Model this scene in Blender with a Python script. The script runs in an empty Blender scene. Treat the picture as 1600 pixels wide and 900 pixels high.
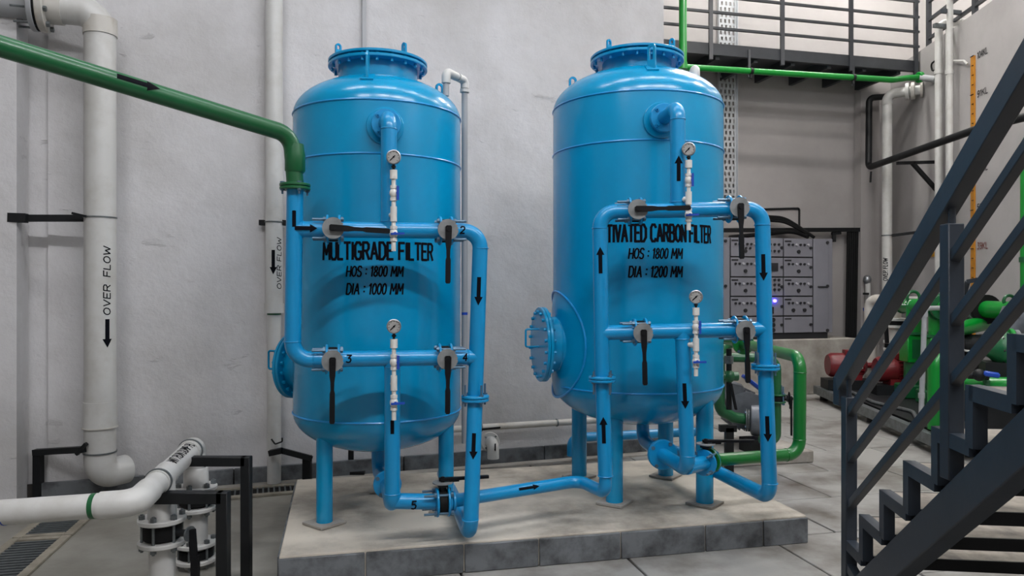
import bpy, bmesh, math, random
from mathutils import Vector, Matrix
random.seed(7)
PI = math.pi
SC = bpy.context.scene
COL = SC.collection
# ------------------------------------------------------------------ camera, world, exposure, lamps' level
F = 1155.0                      # focal length in pixels of a 1600 px wide frame
EYE = 1.47
cam_data = bpy.data.cameras.new('camera'); cam_data.sensor_width = 36.0; cam_data.lens = F / 1600.0 * 36.0
cam_data.clip_end = 200
cam = bpy.data.objects.new('camera', cam_data); COL.objects.link(cam)
cam.location = (0, 0, EYE); cam.rotation_euler = (PI / 2, 0, 0)
SC.camera = cam
world = bpy.data.worlds.new('world'); SC.world = world; world.use_nodes = True
world.node_tree.nodes['Background'].inputs[0].default_value = (0.75, 0.8, 0.9, 1)
world.node_tree.nodes['Background'].inputs[1].default_value = 0.05
SC.view_settings.view_transform = 'Standard'; SC.view_settings.look = 'None'
SC.view_settings.gamma = 1.0; SC.view_settings.use_curve_mapping = False
SC.view_settings.exposure = 1.0
LAMP_NEAR = 20.0                # emission strength of the battens over the filters
LAMP_HALL = 67.0                # battens over the hall behind the camera
FILL_BAY = 56.0                 # unseen battens added to brighten the far bay and right wall
LAMP_UPPER = 36.0               # emission strength of the lamps over the walkway

# ------------------------------------------------------------------ placing helpers
def V(*a): return Vector(a)
def P(px, py, d):               # a point seen at (px,py) that stands d metres away
    return V((px - 800) / F * d, d, EYE + (450 - py) / F * d)
def on_level(px, py, z=0.0):    # a point seen at (px,py) that lies at height z
    d = (EYE - z) * F / (py - 450.0)
    return V((px - 800) / F * d, d, z)
def on_plane(px, py, pt, n):    # a point seen at (px,py) on a vertical or any plane
    r = V((px - 800) / F, 1, (450 - py) / F); o = V(0, 0, EYE)
    t = (Vector(pt) - o).dot(n) / r.dot(n)
    return o + r * t
def rot2(a): return V(math.cos(a), math.sin(a), 0), V(-math.sin(a), math.cos(a), 0)
TH = math.radians(13.0)
U, W = rot2(TH)                 # along the plinth, away from the camera
Z = V(0, 0, 1)

# ------------------------------------------------------------------ materials
def lin(c):
    c = c / 255.0
    return c / 12.92 if c <= 0.04045 else ((c + 0.055) / 1.055) ** 2.4
def rgb(r, g, b): return (lin(r), lin(g), lin(b), 1)
MATS = {}
def mat(name, col, rough=0.5, metal=0.0, col2=None, nscale=4.0, bump=0.0, bscale=30.0, contrast=(0.35, 0.7), detail=6.0, coat=0.0, emit=0.0, spec=0.5, world=False):
    m = bpy.data.materials.new(name); m.use_nodes = True
    nt = m.node_tree; b = nt.nodes['Principled BSDF']
    b.inputs['Base Color'].default_value = rgb(*col); b.inputs['Roughness'].default_value = rough
    b.inputs['Metallic'].default_value = metal
    b.inputs['Specular IOR Level'].default_value = spec
    if coat: b.inputs['Coat Weight'].default_value = coat; b.inputs['Coat Roughness'].default_value = 0.12
    tc = nt.nodes.new('ShaderNodeTexCoord')
    if col2:
        n = nt.nodes.new('ShaderNodeTexNoise'); n.inputs['Scale'].default_value = nscale; n.inputs['Detail'].default_value = detail
        n.inputs['Roughness'].default_value = 0.62
        if world: nt.links.new(nt.nodes.new('ShaderNodeNewGeometry').outputs['Position'], n.inputs['Vector'])
        else: nt.links.new(tc.outputs['Object'], n.inputs['Vector'])
        r = nt.nodes.new('ShaderNodeValToRGB'); r.color_ramp.elements[0].position = contrast[0]; r.color_ramp.elements[1].position = contrast[1]
        r.color_ramp.elements[0].color = rgb(*col); r.color_ramp.elements[1].color = rgb(*col2)
        nt.links.new(n.outputs['Fac'], r.inputs['Fac']); nt.links.new(r.outputs['Color'], b.inputs['Base Color'])
    if bump:
        n2 = nt.nodes.new('ShaderNodeTexNoise'); n2.inputs['Scale'].default_value = bscale; n2.inputs['Detail'].default_value = 8
        nt.links.new(tc.outputs['Object'], n2.inputs['Vector'])
        bp = nt.nodes.new('ShaderNodeBump'); bp.inputs['Strength'].default_value = bump; bp.inputs['Distance'].default_value = 0.01
        nt.links.new(n2.outputs['Fac'], bp.inputs['Height']); nt.links.new(bp.outputs['Normal'], b.inputs['Normal'])
    if emit:
        b.inputs['Emission Color'].default_value = rgb(*col); b.inputs['Emission Strength'].default_value = emit
    MATS[name] = m
    return m
mat('blue', (0, 140, 188), 0.24, col2=(0, 146, 196), nscale=3.0, bump=0.02, bscale=25, coat=0.1)
mat('blue_pipe', (6, 140, 196), 0.30, col2=(4, 134, 190), nscale=5.0, bump=0.02, bscale=30, coat=0.2)
mat('green', (16, 86, 46), 0.36, col2=(22, 94, 54), nscale=4, coat=0.2)
mat('green_shaded', (6, 108, 38), 0.34, col2=(10, 102, 36), nscale=4, coat=0.2)  # bright green paint made darker: dimmer light put into the colour
mat('green_bright', (0, 136, 44), 0.34, col2=(4, 126, 40), nscale=4, coat=0.2)
mat('pvc', (196, 196, 193), 0.38, col2=(178, 176, 170), nscale=6, contrast=(0.45, 0.8))
mat('pvc_grey', (158, 160, 162), 0.4)
mat('btn_light', (166, 166, 172), 0.5)
mat('fitting_white', (214, 212, 206), 0.4)
mat('pvc_old', (190, 187, 180), 0.45, col2=(166, 156, 140), nscale=7, contrast=(0.5, 0.75))
mat('black_steel', (18, 20, 22), 0.5, spec=0.3, col2=(25, 27, 29), nscale=8)
mat('navy_steel', (44, 51, 60), 0.46, col2=(36, 43, 51), nscale=6, bump=0.03, bscale=40)
mat('walk_steel', (52, 55, 60), 0.5, col2=(40, 43, 48), nscale=3)
mat('lever', (9, 10, 14), 0.55, spec=0.25)
mat('iron', (118, 124, 126), 0.42, 0.55, col2=(88, 92, 92), nscale=14)
mat('galv', (168, 172, 176), 0.38, 0.75, col2=(132, 136, 140), nscale=30)
mat('zinc', (84, 112, 132), 0.4, 0.4)
mat('paint_black', (6, 8, 16), 0.8, spec=0.12)
mat('rubber', (12, 13, 14), 0.75, spec=0.25)
mat('handle_blue', (24, 70, 170), 0.35)
mat('dial', (158, 157, 154), 0.5)
mat('plate_grey', (138, 141, 141), 0.5, 0.15, col2=(112, 115, 115), nscale=14)
mat('panel', (126, 126, 134), 0.42, col2=(118, 118, 126), nscale=2)
mat('panel_dark', (30, 31, 35), 0.5)
mat('red_motor', (112, 24, 30), 0.4, col2=(90, 18, 24), nscale=6)
mat('tape', (196, 132, 30), 0.5, col2=(170, 110, 28), nscale=9)
mat('hatch_yellow', (190, 140, 30), 0.5)
mat('paint_red', (120, 60, 50), 0.6)
mat('concrete', (198, 190, 176), 0.75, col2=(112, 105, 96), nscale=2.0, contrast=(0.44, 0.74), bump=0.35, bscale=22)
mat('concrete_pale', (172, 168, 160), 0.8, col2=(128, 122, 114), nscale=3, bump=0.3, bscale=20)
mat('stone_dark', (108, 112, 115), 0.55, col2=(58, 60, 62), nscale=6, bump=0.25, bscale=18, contrast=(0.42, 0.66))
mat('slab', (154, 153, 149), 0.38, col2=(80, 72, 62), nscale=1.3, contrast=(0.46, 0.68), bump=0.12, bscale=14, world=True)
mat('joint', (46, 43, 40), 0.8)
mat('screed', (138, 136, 128), 0.4, col2=(92, 87, 78), nscale=1.4, contrast=(0.42, 0.75), bump=0.12, bscale=16)
mat('grate_frame', (150, 144, 130), 0.7, col2=(110, 104, 92), nscale=8, bump=0.3)
mat('tread', (150, 142, 130), 0.7, col2=(96, 90, 84), nscale=10, bump=0.2)
mat('white_clad', (238, 236, 238), 0.6)
mat('grey_pump', (120, 124, 130), 0.4, 0.3, col2=(96, 100, 106), nscale=9)
mat('paint_white', (230, 230, 226), 0.5)
mat('seam', (10, 142, 204), 0.32, coat=0.2)
mat('led_blue', (60, 50, 255), 0.5, emit=14.0)
mat('lamp_hall', (252, 252, 255), 0.5, emit=LAMP_HALL)
mat('lamp_near', (252, 252, 255), 0.5, emit=LAMP_NEAR)
mat('fill_bay', (255, 250, 246), 0.5, emit=FILL_BAY)
mat('lamp_upper', (255, 252, 248), 0.5, emit=LAMP_UPPER)

def wall_mat(name, base, dirt, bump=0.55, chips=0.5, dirt_scale=0.8):
    m = bpy.data.materials.new(name); m.use_nodes = True; nt = m.node_tree; b = nt.nodes['Principled BSDF']
    b.inputs['Roughness'].default_value = 0.62; b.inputs['Specular IOR Level'].default_value = 0.35
    tc = nt.nodes.new('ShaderNodeTexCoord')
    def noise(s, d, r=0.6):
        n = nt.nodes.new('ShaderNodeTexNoise'); n.inputs['Scale'].default_value = s; n.inputs['Detail'].default_value = d
        n.inputs['Roughness'].default_value = r; nt.links.new(tc.outputs['Object'], n.inputs['Vector']); return n
    n1 = noise(dirt_scale, 7, 0.65)
    r1 = nt.nodes.new('ShaderNodeValToRGB'); r1.color_ramp.elements[0].position = 0.40; r1.color_ramp.elements[1].position = 0.80
    r1.color_ramp.elements[0].color = rgb(*base); r1.color_ramp.elements[1].color = rgb(*dirt)
    nt.links.new(n1.outputs['Fac'], r1.inputs['Fac']); nt.links.new(r1.outputs['Color'], b.inputs['Base Color'])
    n2 = noise(3.5, 10, 0.62)
    n3 = noise(1.1, 2)
    map_ = nt.nodes.new('ShaderNodeMapping'); map_.inputs['Scale'].default_value = (2, 2, 5); nt.links.new(tc.outputs['Object'], map_.inputs['Vector'])
    n4 = nt.nodes.new('ShaderNodeTexNoise'); n4.inputs['Scale'].default_value = 1.6; n4.inputs['Detail'].default_value = 9; n4.inputs['Roughness'].default_value = 0.7
    nt.links.new(map_.outputs['Vector'], n4.inputs['Vector'])
    r4 = nt.nodes.new('ShaderNodeValToRGB'); r4.color_ramp.elements[0].position = 0.62; r4.color_ramp.elements[1].position = 0.78
    nt.links.new(n4.outputs['Fac'], r4.inputs['Fac'])
    a1 = nt.nodes.new('ShaderNodeMath'); a1.operation = 'MULTIPLY_ADD'; a1.inputs[1].default_value = chips
    nt.links.new(r4.outputs['Color'], a1.inputs[0]); nt.links.new(n2.outputs['Fac'], a1.inputs[2])
    bp = nt.nodes.new('ShaderNodeBump'); bp.inputs['Strength'].default_value = bump; bp.inputs['Distance'].default_value = 0.025
    nt.links.new(a1.outputs[0], bp.inputs['Height']); nt.links.new(bp.outputs['Normal'], b.inputs['Normal'])
    MATS[name] = m
wall_mat('plaster', (204, 203, 204), (168, 166, 163), 0.85, 0.42)
wall_mat('plaster_smooth', (176, 173, 172), (150, 147, 145), 0.15, 0.05, 0.6)
wall_mat('plaster_rear', (168, 164, 162), (146, 142, 140), 0.15, 0.05, 0.5)

def perforated():
    m = bpy.data.materials.new('perforated'); m.use_nodes = True; nt = m.node_tree; b = nt.nodes['Principled BSDF']
    b.inputs['Metallic'].default_value = 0.6; b.inputs['Roughness'].default_value = 0.4; b.inputs['Base Color'].default_value = rgb(190, 193, 196)
    MATS['galv_tray'] = m
perforated()

# ------------------------------------------------------------------ mesh builder
class MB:
    def __init__(self): self.v = []; self.f = []
    def add(self, vs, fs):
        o = len(self.v); self.v += [Vector(p) for p in vs]; self.f += [tuple(i + o for i in f) for f in fs]; return self
    def box(self, c, s, m=None):
        c = Vector(c); h = [x / 2 for x in s]; vs = []
        for x in (-1, 1):
            for y in (-1, 1):
                for z in (-1, 1):
                    p = V(x * h[0], y * h[1], z * h[2])
                    if m is not None: p = m @ p
                    vs.append(c + p)
        return self.add(vs, [(0, 1, 3, 2), (4, 6, 7, 5), (0, 4, 5, 1), (2, 3, 7, 6), (0, 2, 6, 4), (1, 5, 7, 3)])
    def obox(self, c, ex, ey, ez, s):   # box with its own axes
        m = Matrix((ex, ey, ez)).transposed()
        return self.box(c, s, m)
    def bar(self, p0, p1, w, h, up=Z):  # rectangular bar between two points (w across, h along up)
        p0 = Vector(p0); p1 = Vector(p1); x = (p1 - p0); L = x.length; x.normalize()
        y = up.cross(x)
        if y.length < 1e-5: y = V(1, 0, 0).cross(x)
        y.normalize(); z = x.cross(y)
        return self.obox((p0 + p1) / 2, x, y, z, (L, w, h))
    def frame(self, d):
        d = Vector(d).normalized(); a = Z if abs(d.z) < 0.9 else V(0, 1, 0)
        x = a.cross(d).normalized(); y = d.cross(x); return x, y
    def cyl(self, p0, p1, r0, r1=None, seg=16, caps=True):
        r1 = r0 if r1 is None else r1; p0 = Vector(p0); p1 = Vector(p1); x, y = self.frame(p1 - p0)
        vs = []
        for p, r in ((p0, r0), (p1, r1)):
            for i in range(seg):
                a = 2 * PI * i / seg; vs.append(p + x * (r * math.cos(a)) + y * (r * math.sin(a)))
        fs = [(i, (i + 1) % seg, seg + (i + 1) % seg, seg + i) for i in range(seg)]
        if caps: fs += [tuple(range(seg - 1, -1, -1)), tuple(range(seg, 2 * seg))]
        return self.add(vs, fs)
    def sweep(self, pts, r, bend=0.06, seg=18, n=8, caps=True):   # round pipe along a path with rounded bends
        pts = [Vector(p) for p in pts]; path = [pts[0]]
        for i in range(1, len(pts) - 1):
            a, b, c = pts[i - 1], pts[i], pts[i + 1]
            u = (a - b); w = (c - b); lu, lw = u.length, w.length; u.normalize(); w.normalize()
            ang = u.angle(w)
            if ang > PI - 0.02: path.append(b); continue
            t = min(bend / math.tan(ang / 2), 0.48 * lu, 0.48 * lw); rr = t * math.tan(ang / 2)
            cen = b + (u + w).normalized() * (rr / math.sin(ang / 2)); s = b + u * t - cen; e = b + w * t - cen
            for k in range(n + 1):
                om = s.angle(e); f = k / n; path.append(cen + (s * math.sin((1 - f) * om) + e * math.sin(f * om)) / math.sin(om))
        path.append(pts[-1])
        x, y = self.frame(path[1] - path[0]); vs = []; prev = None
        for i, p in enumerate(path):
            if i == 0: d = path[1] - path[0]
            elif i == len(path) - 1: d = path[-1] - path[-2]
            else: d = (path[i] - path[i - 1]).normalized() + (path[i + 1] - path[i]).normalized()
            d = d.normalized()
            x = (x - d * x.dot(d)).normalized(); y = d.cross(x)
            for k in range(seg):
                a = 2 * PI * k / seg; vs.append(p + x * (r * math.cos(a)) + y * (r * math.sin(a)))
        fs = []
        for i in range(len(path) - 1):
            for k in range(seg):
                fs.append((i * seg + k, i * seg + (k + 1) % seg, (i + 1) * seg + (k + 1) % seg, (i + 1) * seg + k))
        if caps:
            m = (len(path) - 1) * seg
            fs += [tuple(range(seg - 1, -1, -1)), tuple(range(m, m + seg))]
        return self.add(vs, fs)
    def lathe(self, prof, base=(0, 0, 0), axis=Z, seg=32, closed=False):   # profile of (radius, height along axis)
        base = Vector(base); axis = Vector(axis).normalized(); x, y = self.frame(axis); vs = []; idx = []
        for r, h in prof:
            if r < 1e-6: idx.append([len(vs)]); vs.append(base + axis * h)
            else:
                idx.append(list(range(len(vs), len(vs) + seg)))
                for i in range(seg):
                    a = 2 * PI * i / seg; vs.append(base + axis * h + x * (r * math.cos(a)) + y * (r * math.sin(a)))
        fs = []; m = len(prof)
        for j in range(m if closed else m - 1):
            A, B = idx[j], idx[(j + 1) % m]
            for i in range(seg):
                k = (i + 1) % seg
                if len(A) == 1 and len(B) == 1: continue
                if len(A) == 1: fs.append((A[0], B[k], B[i]))
                elif len(B) == 1: fs.append((A[i], A[k], B[0]))
                else: fs.append((A[i], A[k], B[k], B[i]))
        return self.add(vs, fs)
    def disc(self, c, axis, r, t, seg=28, hole=0.0, ch=0.0):               # flange or plate, thickness t along axis, centred
        ch = min(ch, t * 0.3)
        pr = [(hole, -t / 2), (r - ch, -t / 2), (r, -t / 2 + ch), (r, t / 2 - ch), (r - ch, t / 2), (hole, t / 2)]
        if hole > 0: return self.lathe(pr, c, axis, seg, closed=True)
        return self.lathe(pr, c, axis, seg)
    def torus(self, c, axis, R, r, seg=48, rs=8):
        return self.lathe([(R + r * math.cos(2 * PI * k / rs), r * math.sin(2 * PI * k / rs)) for k in range(rs)], c, axis, seg, closed=True)
    def ball(self, c, r, seg=16, s=(1, 1, 1)):
        n = seg // 2; o = len(self.v)
        self.lathe([(r * math.sin(PI * k / n), -r * math.cos(PI * k / n)) for k in range(n + 1)], (0, 0, 0), Z, seg)
        for i in range(o, len(self.v)):
            p = self.v[i]; self.v[i] = Vector(c) + V(p.x * s[0], p.y * s[1], p.z * s[2])
        return self
    def prism(self, poly, o, ex, ey, ez, t):        # polygon in (ex,ey) extruded by t along ez, centred
        o = Vector(o); n = len(poly); vs = []
        for k in (-0.5, 0.5):
            for (a, b) in poly: vs.append(o + ex * a + ey * b + ez * (t * k))
        fs = [tuple(range(n - 1, -1, -1)), tuple(range(n, 2 * n))] + [(i, (i + 1) % n, n + (i + 1) % n, n + i) for i in range(n)]
        return self.add(vs, fs)

ORG = {}
def mesh_of(name, mb, m, off, smooth=True, bevel=0.0):
    me = bpy.data.meshes.new(name)
    me.from_pydata([p - off for p in mb.v], [], mb.f)
    bm = bmesh.new(); bm.from_mesh(me)
    bmesh.ops.recalc_face_normals(bm, faces=bm.faces)
    if bevel:
        es = [e for e in bm.edges if len(e.link_faces) == 2 and e.calc_face_angle(0) > 0.6]
        bmesh.ops.bevel(bm, geom=es, offset=bevel, segments=1, affect='EDGES')
    bm.to_mesh(me); bm.free()
    if smooth:
        me.shade_smooth(); me.set_sharp_from_angle(angle=math.radians(38))
    me.materials.append(MATS[m])
    return me
def obj(name, mb, m, parent=None, org=None, bevel=0.0, kind=None):
    """one mesh object; with a parent its vertices are read in the thing's space (world, less the thing's origin)"""
    if parent is not None: off = ORG[parent]
    else: off = Vector(org) if org is not None else mb_base(mb)
    o = bpy.data.objects.new(name, mesh_of(name, mb, m, off, bevel=bevel)); COL.objects.link(o)
    if parent is not None: o.parent = parent
    else: o.location = off
    ORG[o] = off
    if kind: o['kind'] = kind
    return o
def mb_base(mb):
    xs = [p.x for p in mb.v]; ys = [p.y for p in mb.v]; zs = [p.z for p in mb.v]
    return V((min(xs) + max(xs)) / 2, (min(ys) + max(ys)) / 2, min(zs))
def tag(o, label=None, cat=None, group=None, kind=None):
    if label: o['label'] = label
    if cat: o['category'] = cat
    if group: o['group'] = group
    if kind: o['kind'] = kind
    return o
def thing(name, label, cat, loc, group=None):
    o = bpy.data.objects.new(name, None); COL.objects.link(o); o.empty_display_size = 0.1
    o.location = loc; ORG[o] = Vector(loc)
    return tag(o, label, cat, group)
def copy_tree(o, parent=None):
    c = o.copy(); COL.objects.link(c); c.parent = parent
    for ch in list(o.children): copy_tree(ch, c)
    return c
def struct(name, mb, m, org=(0, 0, 0), bevel=0.0):
    o = obj(name, mb, m, None, org, bevel); o['kind'] = 'structure'; return o

# ------------------------------------------------------------------ lettering and painted marks laid on real surfaces
LET = {
 'A': (.60, [[(0, 0), (.3, 1), (.6, 0)], [(.13, .34), (.47, .34)]]),
 'B': (.55, [[(0, 0), (0, 1), (.38, 1), (.5, .88), (.5, .66), (.38, .53), (0, .53)], [(.38, .53), (.55, .4), (.55, .13), (.4, 0), (0, 0)]]),
 'C': (.55, [[(.55, .84), (.42, 1), (.15, 1), (0, .82), (0, .18), (.15, 0), (.42, 0), (.55, .16)]]),
 'D': (.55, [[(0, 0), (0, 1), (.32, 1), (.55, .76), (.55, .24), (.32, 0), (0, 0)]]),
 'E': (.50, [[(.5, 1), (0, 1), (0, 0), (.5, 0)], [(0, .52), (.42, .52)]]),
 'F': (.50, [[(.5, 1), (0, 1), (0, 0)], [(0, .52), (.42, .52)]]),
 'G': (.55, [[(.55, .84), (.42, 1), (.15, 1), (0, .82), (0, .18), (.15, 0), (.42, 0), (.55, .16), (.55, .45), (.3, .45)]]),
 'H': (.55, [[(0, 0), (0, 1)], [(.55, 0), (.55, 1)], [(0, .5), (.55, .5)]]),
 'I': (.10, [[(.05, 0), (.05, 1)]]),
 'K': (.55, [[(0, 0), (0, 1)], [(.52, 1), (0, .42)], [(.15, .58), (.55, 0)]]),
 'L': (.45, [[(0, 1), (0, 0), (.45, 0)]]),
 'M': (.72, [[(0, 0), (.06, 1), (.36, .3), (.66, 1), (.72, 0)]]),
 'N': (.55, [[(0, 0), (0, 1), (.55, 0), (.55, 1)]]),
 'O': (.58, [[(.29, 1), (.1, .9), (0, .65), (0, .35), (.1, .1), (.29, 0), (.48, .1), (.58, .35), (.58, .65), (.48, .9), (.29, 1)]]),
 'P': (.52, [[(0, 0), (0, 1), (.38, 1), (.52, .86), (.52, .6), (.38, .46), (0, .46)]]),
 'R': (.55, [[(0, 0), (0, 1), (.38, 1), (.52, .88), (.52, .64), (.38, .5), (0, .5)], [(.28, .5), (.55, 0)]]),
 'S': (.52, [[(.5, .86), (.38, 1), (.14, 1), (.02, .86), (.02, .68), (.14, .55), (.38, .46), (.5, .33), (.5, .14), (.38, 0), (.12, 0), (0, .14)]]),
 'T': (.56, [[(0, 1), (.56, 1)], [(.28, 1), (.28, 0)]]),
 'U': (.55, [[(0, 1), (0, .18), (.14, 0), (.41, 0), (.55, .18), (.55, 1)]]),
 'V': (.56, [[(0, 1), (.28, 0), (.56, 1)]]),
 'W': (.80, [[(0, 1), (.18, 0), (.4, .75), (.62, 0), (.8, 1)]]),
 '0': (.44, [[(.22, 1), (.07, .9), (0, .65), (0, .35), (.07, .1), (.22, 0), (.37, .1), (.44, .35), (.44, .65), (.37, .9), (.22, 1)]]),
 '1': (.22, [[(0, .8), (.16, 1), (.16, 0)]]),
 '2': (.46, [[(0, .8), (.1, .97), (.34, .97), (.45, .8), (.42, .55), (0, 0), (.46, 0)]]),
 '3': (.46, [[(0, 1), (.45, 1), (.18, .6), (.38, .55), (.46, .35), (.4, .08), (.2, 0), (0, .1)]]),
 '4': (.48, [[(.36, 0), (.36, 1), (0, .32), (.48, .32)]]),
 '5': (.46, [[(.44, 1), (.05, 1), (.02, .58), (.28, .6), (.46, .42), (.42, .12), (.22, 0), (0, .08)]]),
 '6': (.46, [[(.42, .95), (.2, 1), (.04, .75), (0, .3), (.1, .04), (.34, .02), (.46, .22), (.4, .48), (.2, .54), (.03, .4)]]),
 '7': (.44, [[(0, 1), (.44, 1), (.16, 0)]]),
 '8': (.46, [[(.23, .53), (.06, .66), (.06, .88), (.23, 1), (.4, .88), (.4, .66), (.23, .53), (.02, .36), (.02, .12), (.23, 0), (.44, .12), (.44, .36), (.23, .53)]]),
 '9': (.46, [[(.43, .6), (.26, .46), (.06, .52), (0, .78), (.12, .98), (.36, .98), (.46, .7), (.42, .25), (.26, 0), (.06, .05)]]),
 ':': (.08, [[(.04, .22), (.04, .30)], [(.04, .68), (.04, .76)]]),
}
def glyphs(s, shear=0.0, bold=0.07, gap=0.20):
    """brush lettering: every letter drawn as strokes of one width; the final shape is made for the ratio it is painted at"""
    def make(ratio):
        pen = 0.0; polys = []
        for ch in s:
            if ch == ' ': pen += 0.42; continue
            w, st = LET[ch]
            for pl in st: polys.append([(pen + x, y) for x, y in pl])
            pen += w + gap
        wn = pen - gap; f = (ratio - 2 * bold) / wn
        vs = []; fs = []
        for pl in polys:
            pts = [((x * f + bold) + shear * (y - 0.5), bold + y * (1 - 2 * bold)) for x, y in pl]
            for (x0, y0), (x1, y1) in zip(pts, pts[1:]):
                L = math.hypot(x1 - x0, y1 - y0)
                if L < 1e-6: continue
                ux, uy = (x1 - x0) / L, (y1 - y0) / L; e = bold * 0.55; n = max(1, int(L / 0.25)); o = len(vs)
                for k in range(n + 1):
                    t = -e + (L + 2 * e) * k / n; h = bold
                    vs.append((x0 + ux * t - uy * h, y0 + uy * t + ux * h)); vs.append((x0 + ux * t + uy * h, y0 + uy * t - ux * h))
                for k in range(n): q = o + 2 * k; fs.append((q, q + 1, q + 3, q + 2))
        return [(x / ratio - 0.5, y - 0.5) for x, y in vs], fs
    return make
def arrow_shape(L, wd, head=0.3, hw=2.2, elbow=False):
    """flat arrow along +x, centred; a fine strip so that it can bend round a pipe"""
    vs = []; fs = []
    def grid(x0, x1, w0, w1, nx, ny):
        o = len(vs)
        for i in range(nx + 1):
            t = i / nx; w = w0 + (w1 - w0) * t
            for j in range(ny + 1): vs.append((x0 + (x1 - x0) * t, w * (j / ny - 0.5)))
        for i in range(nx):
            for j in range(ny): fs.append((o + i * (ny + 1) + j, o + (i + 1) * (ny + 1) + j, o + (i + 1) * (ny + 1) + j + 1, o + i * (ny + 1) + j + 1))
    hl = L * head
    grid(-L / 2, L / 2 - hl, wd, wd, 6, 6); grid(L / 2 - hl, L / 2, wd * hw, wd * 0.05, 4, 8)
    return vs, fs
def on_cyl(name, shape, c, axis, R, n0, parent, m='paint_black', sx=1.0, sy=1.0, turn=0, lift=0.0012):
    """wrap a flat shape on a cylinder: turn 0 = x round it, y along axis; 90 = x along axis; 270 = x against the axis"""
    if callable(shape): shape = shape(abs(sx / sy))
    vs, fs = shape; axis = Vector(axis).normalized(); n0 = Vector(n0); n0 = (n0 - axis * n0.dot(axis)).normalized(); t0 = axis.cross(n0)
    mb = MB(); out = []
    for x, y in vs:
        x *= sx; y *= sy
        w, l = (x, y) if turn == 0 else ((-y, x) if turn == 90 else (y, -x))
        a = w / R; out.append(Vector(c) + axis * l + (n0 * math.cos(a) + t0 * math.sin(a)) * (R + lift))
    mb.add(out, fs)
    return obj(name, mb, m, parent)
def on_flat(name, shape, c, ex, ey, parent, m='paint_black', sx=1.0, sy=1.0, lift=0.003):
    if callable(shape): shape = shape(abs(sx / sy))
    vs, fs = shape; n = ex.cross(ey); mb = MB()
    mb.add([Vector(c) + ex * (x * sx) + ey * (y * sy) + n * lift for x, y in vs], fs)
    return obj(name, mb, m, parent)
def to_cam(p): q = Vector(p); return V(-q.x, -q.y, 0).normalized()

# ================================================================== THE SETTING
WU = V(0.947, 0.321, 0).normalized(); WN = V(0.321, -0.947, 0).normalized()     # back wall: along it, towards the room
WA = V(-2.01, 5.53, 0)
def wall_pt(px):                # point of the back wall's foot seen at px
    k = (px - 800) / F; t = (k * WA.y - WA.x) / (WU.x - k * WU.y); return WA + WU * t
def slab_wall(p0, p1, z0, z1, th, n):   # wall between two foot points, thickness th away from the room (n points into the room)
    p0 = Vector(p0); p1 = Vector(p1); mb = MB()
    q = [p0, p1, p1 - n * th, p0 - n * th]
    vs = [V(a.x, a.y, z0) for a in q] + [V(a.x, a.y, z1) for a in q]
    return mb.add(vs, [(3, 2, 1, 0), (4, 5, 6, 7), (0, 1, 5, 4), (1, 2, 6, 5), (2, 3, 7, 6), (3, 0, 4, 7)])
CEIL = 7.4
w_step = wall_pt(75); w_end = wall_pt(1037); w_in = wall_pt(43)
struct('wall_back', slab_wall(w_step, w_end, -0.05, CEIL, 0.45, WN), 'plaster')
recess = slab_wall(w_in - WU * 0.05 - WN * 0.03, w_step - WN * 0.03, -0.05, CEIL, 0.4, WN)
struct('wall_back_recess', recess, 'plaster')
pil_c = w_in + WN * 0.24
struct('wall_left_pilaster', slab_wall(pil_c - WU * 3.5, pil_c, -0.05, CEIL, 0.26, WN), 'plaster')
# far wall, tank wall
RW_D = V(0.091, 1, 0).normalized(); RW_N = V(-1, 0.091, 0).normalized()
def rw_pt(d): return V(4.844 + 0.091 * d, d, 0)
def rw_hit(px, py): return on_plane(px, py, rw_pt(9), RW_N)
CORN = rw_pt(11.5)
TOPZ = 4.84
struct('wall_right', slab_wall(rw_pt(11.5), rw_pt(-4), -0.05, TOPZ, 0.25, RW_N), 'plaster_smooth')
struct('wall_rear', slab_wall(CORN - U * 7.0, CORN + U * 9.0, -0.05, CEIL, 0.3, -W), 'plaster_rear')
struct('wall_return', slab_wall(w_end - WN * 0.45, w_end - WN * 6.0, -0.05, CEIL, 0.3, WU), 'plaster_smooth')
struct('wall_front', slab_wall(V(-7, -4.2, 0), V(6, -4.2, 0), -0.05, CEIL, 0.3, V(0, 1, 0)), 'plaster_smooth')
struct('wall_left', slab_wall(V(-6.6, -4.2, 0), V(-6.6, 5.5, 0), -0.05, CEIL, 0.3, V(1, 0, 0)), 'plaster_smooth')
struct('ceiling', MB().box((3.0, 5.0, CEIL + 0.1), (20, 20, 0.2)), 'plaster_smooth')
mb = MB(); q = [rw_pt(11.5) + V(0.25, 0, 0), rw_pt(-4) + V(0.25, 0, 0), rw_pt(-4) + V(6, 0, 0), rw_pt(11.5) + V(6, 1.5, 0)]
mb.add([V(a.x, a.y, TOPZ - 0.2) for a in q] + [V(a.x, a.y, TOPZ - 0.02) for a in q], [(3, 2, 1, 0), (4, 5, 6, 7), (0, 1, 5, 4), (1, 2, 6, 5), (2, 3, 7, 6), (3, 0, 4, 7)])
struct('floor_tank_roof', mb, 'concrete_pale')
struct('wall_far_side', slab_wall(V(12.5, -4.2, 0), V(12.5, 14, 0), TOPZ - 0.1, CEIL, 0.2, V(-1, 0, 0)), 'white_clad')
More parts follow.
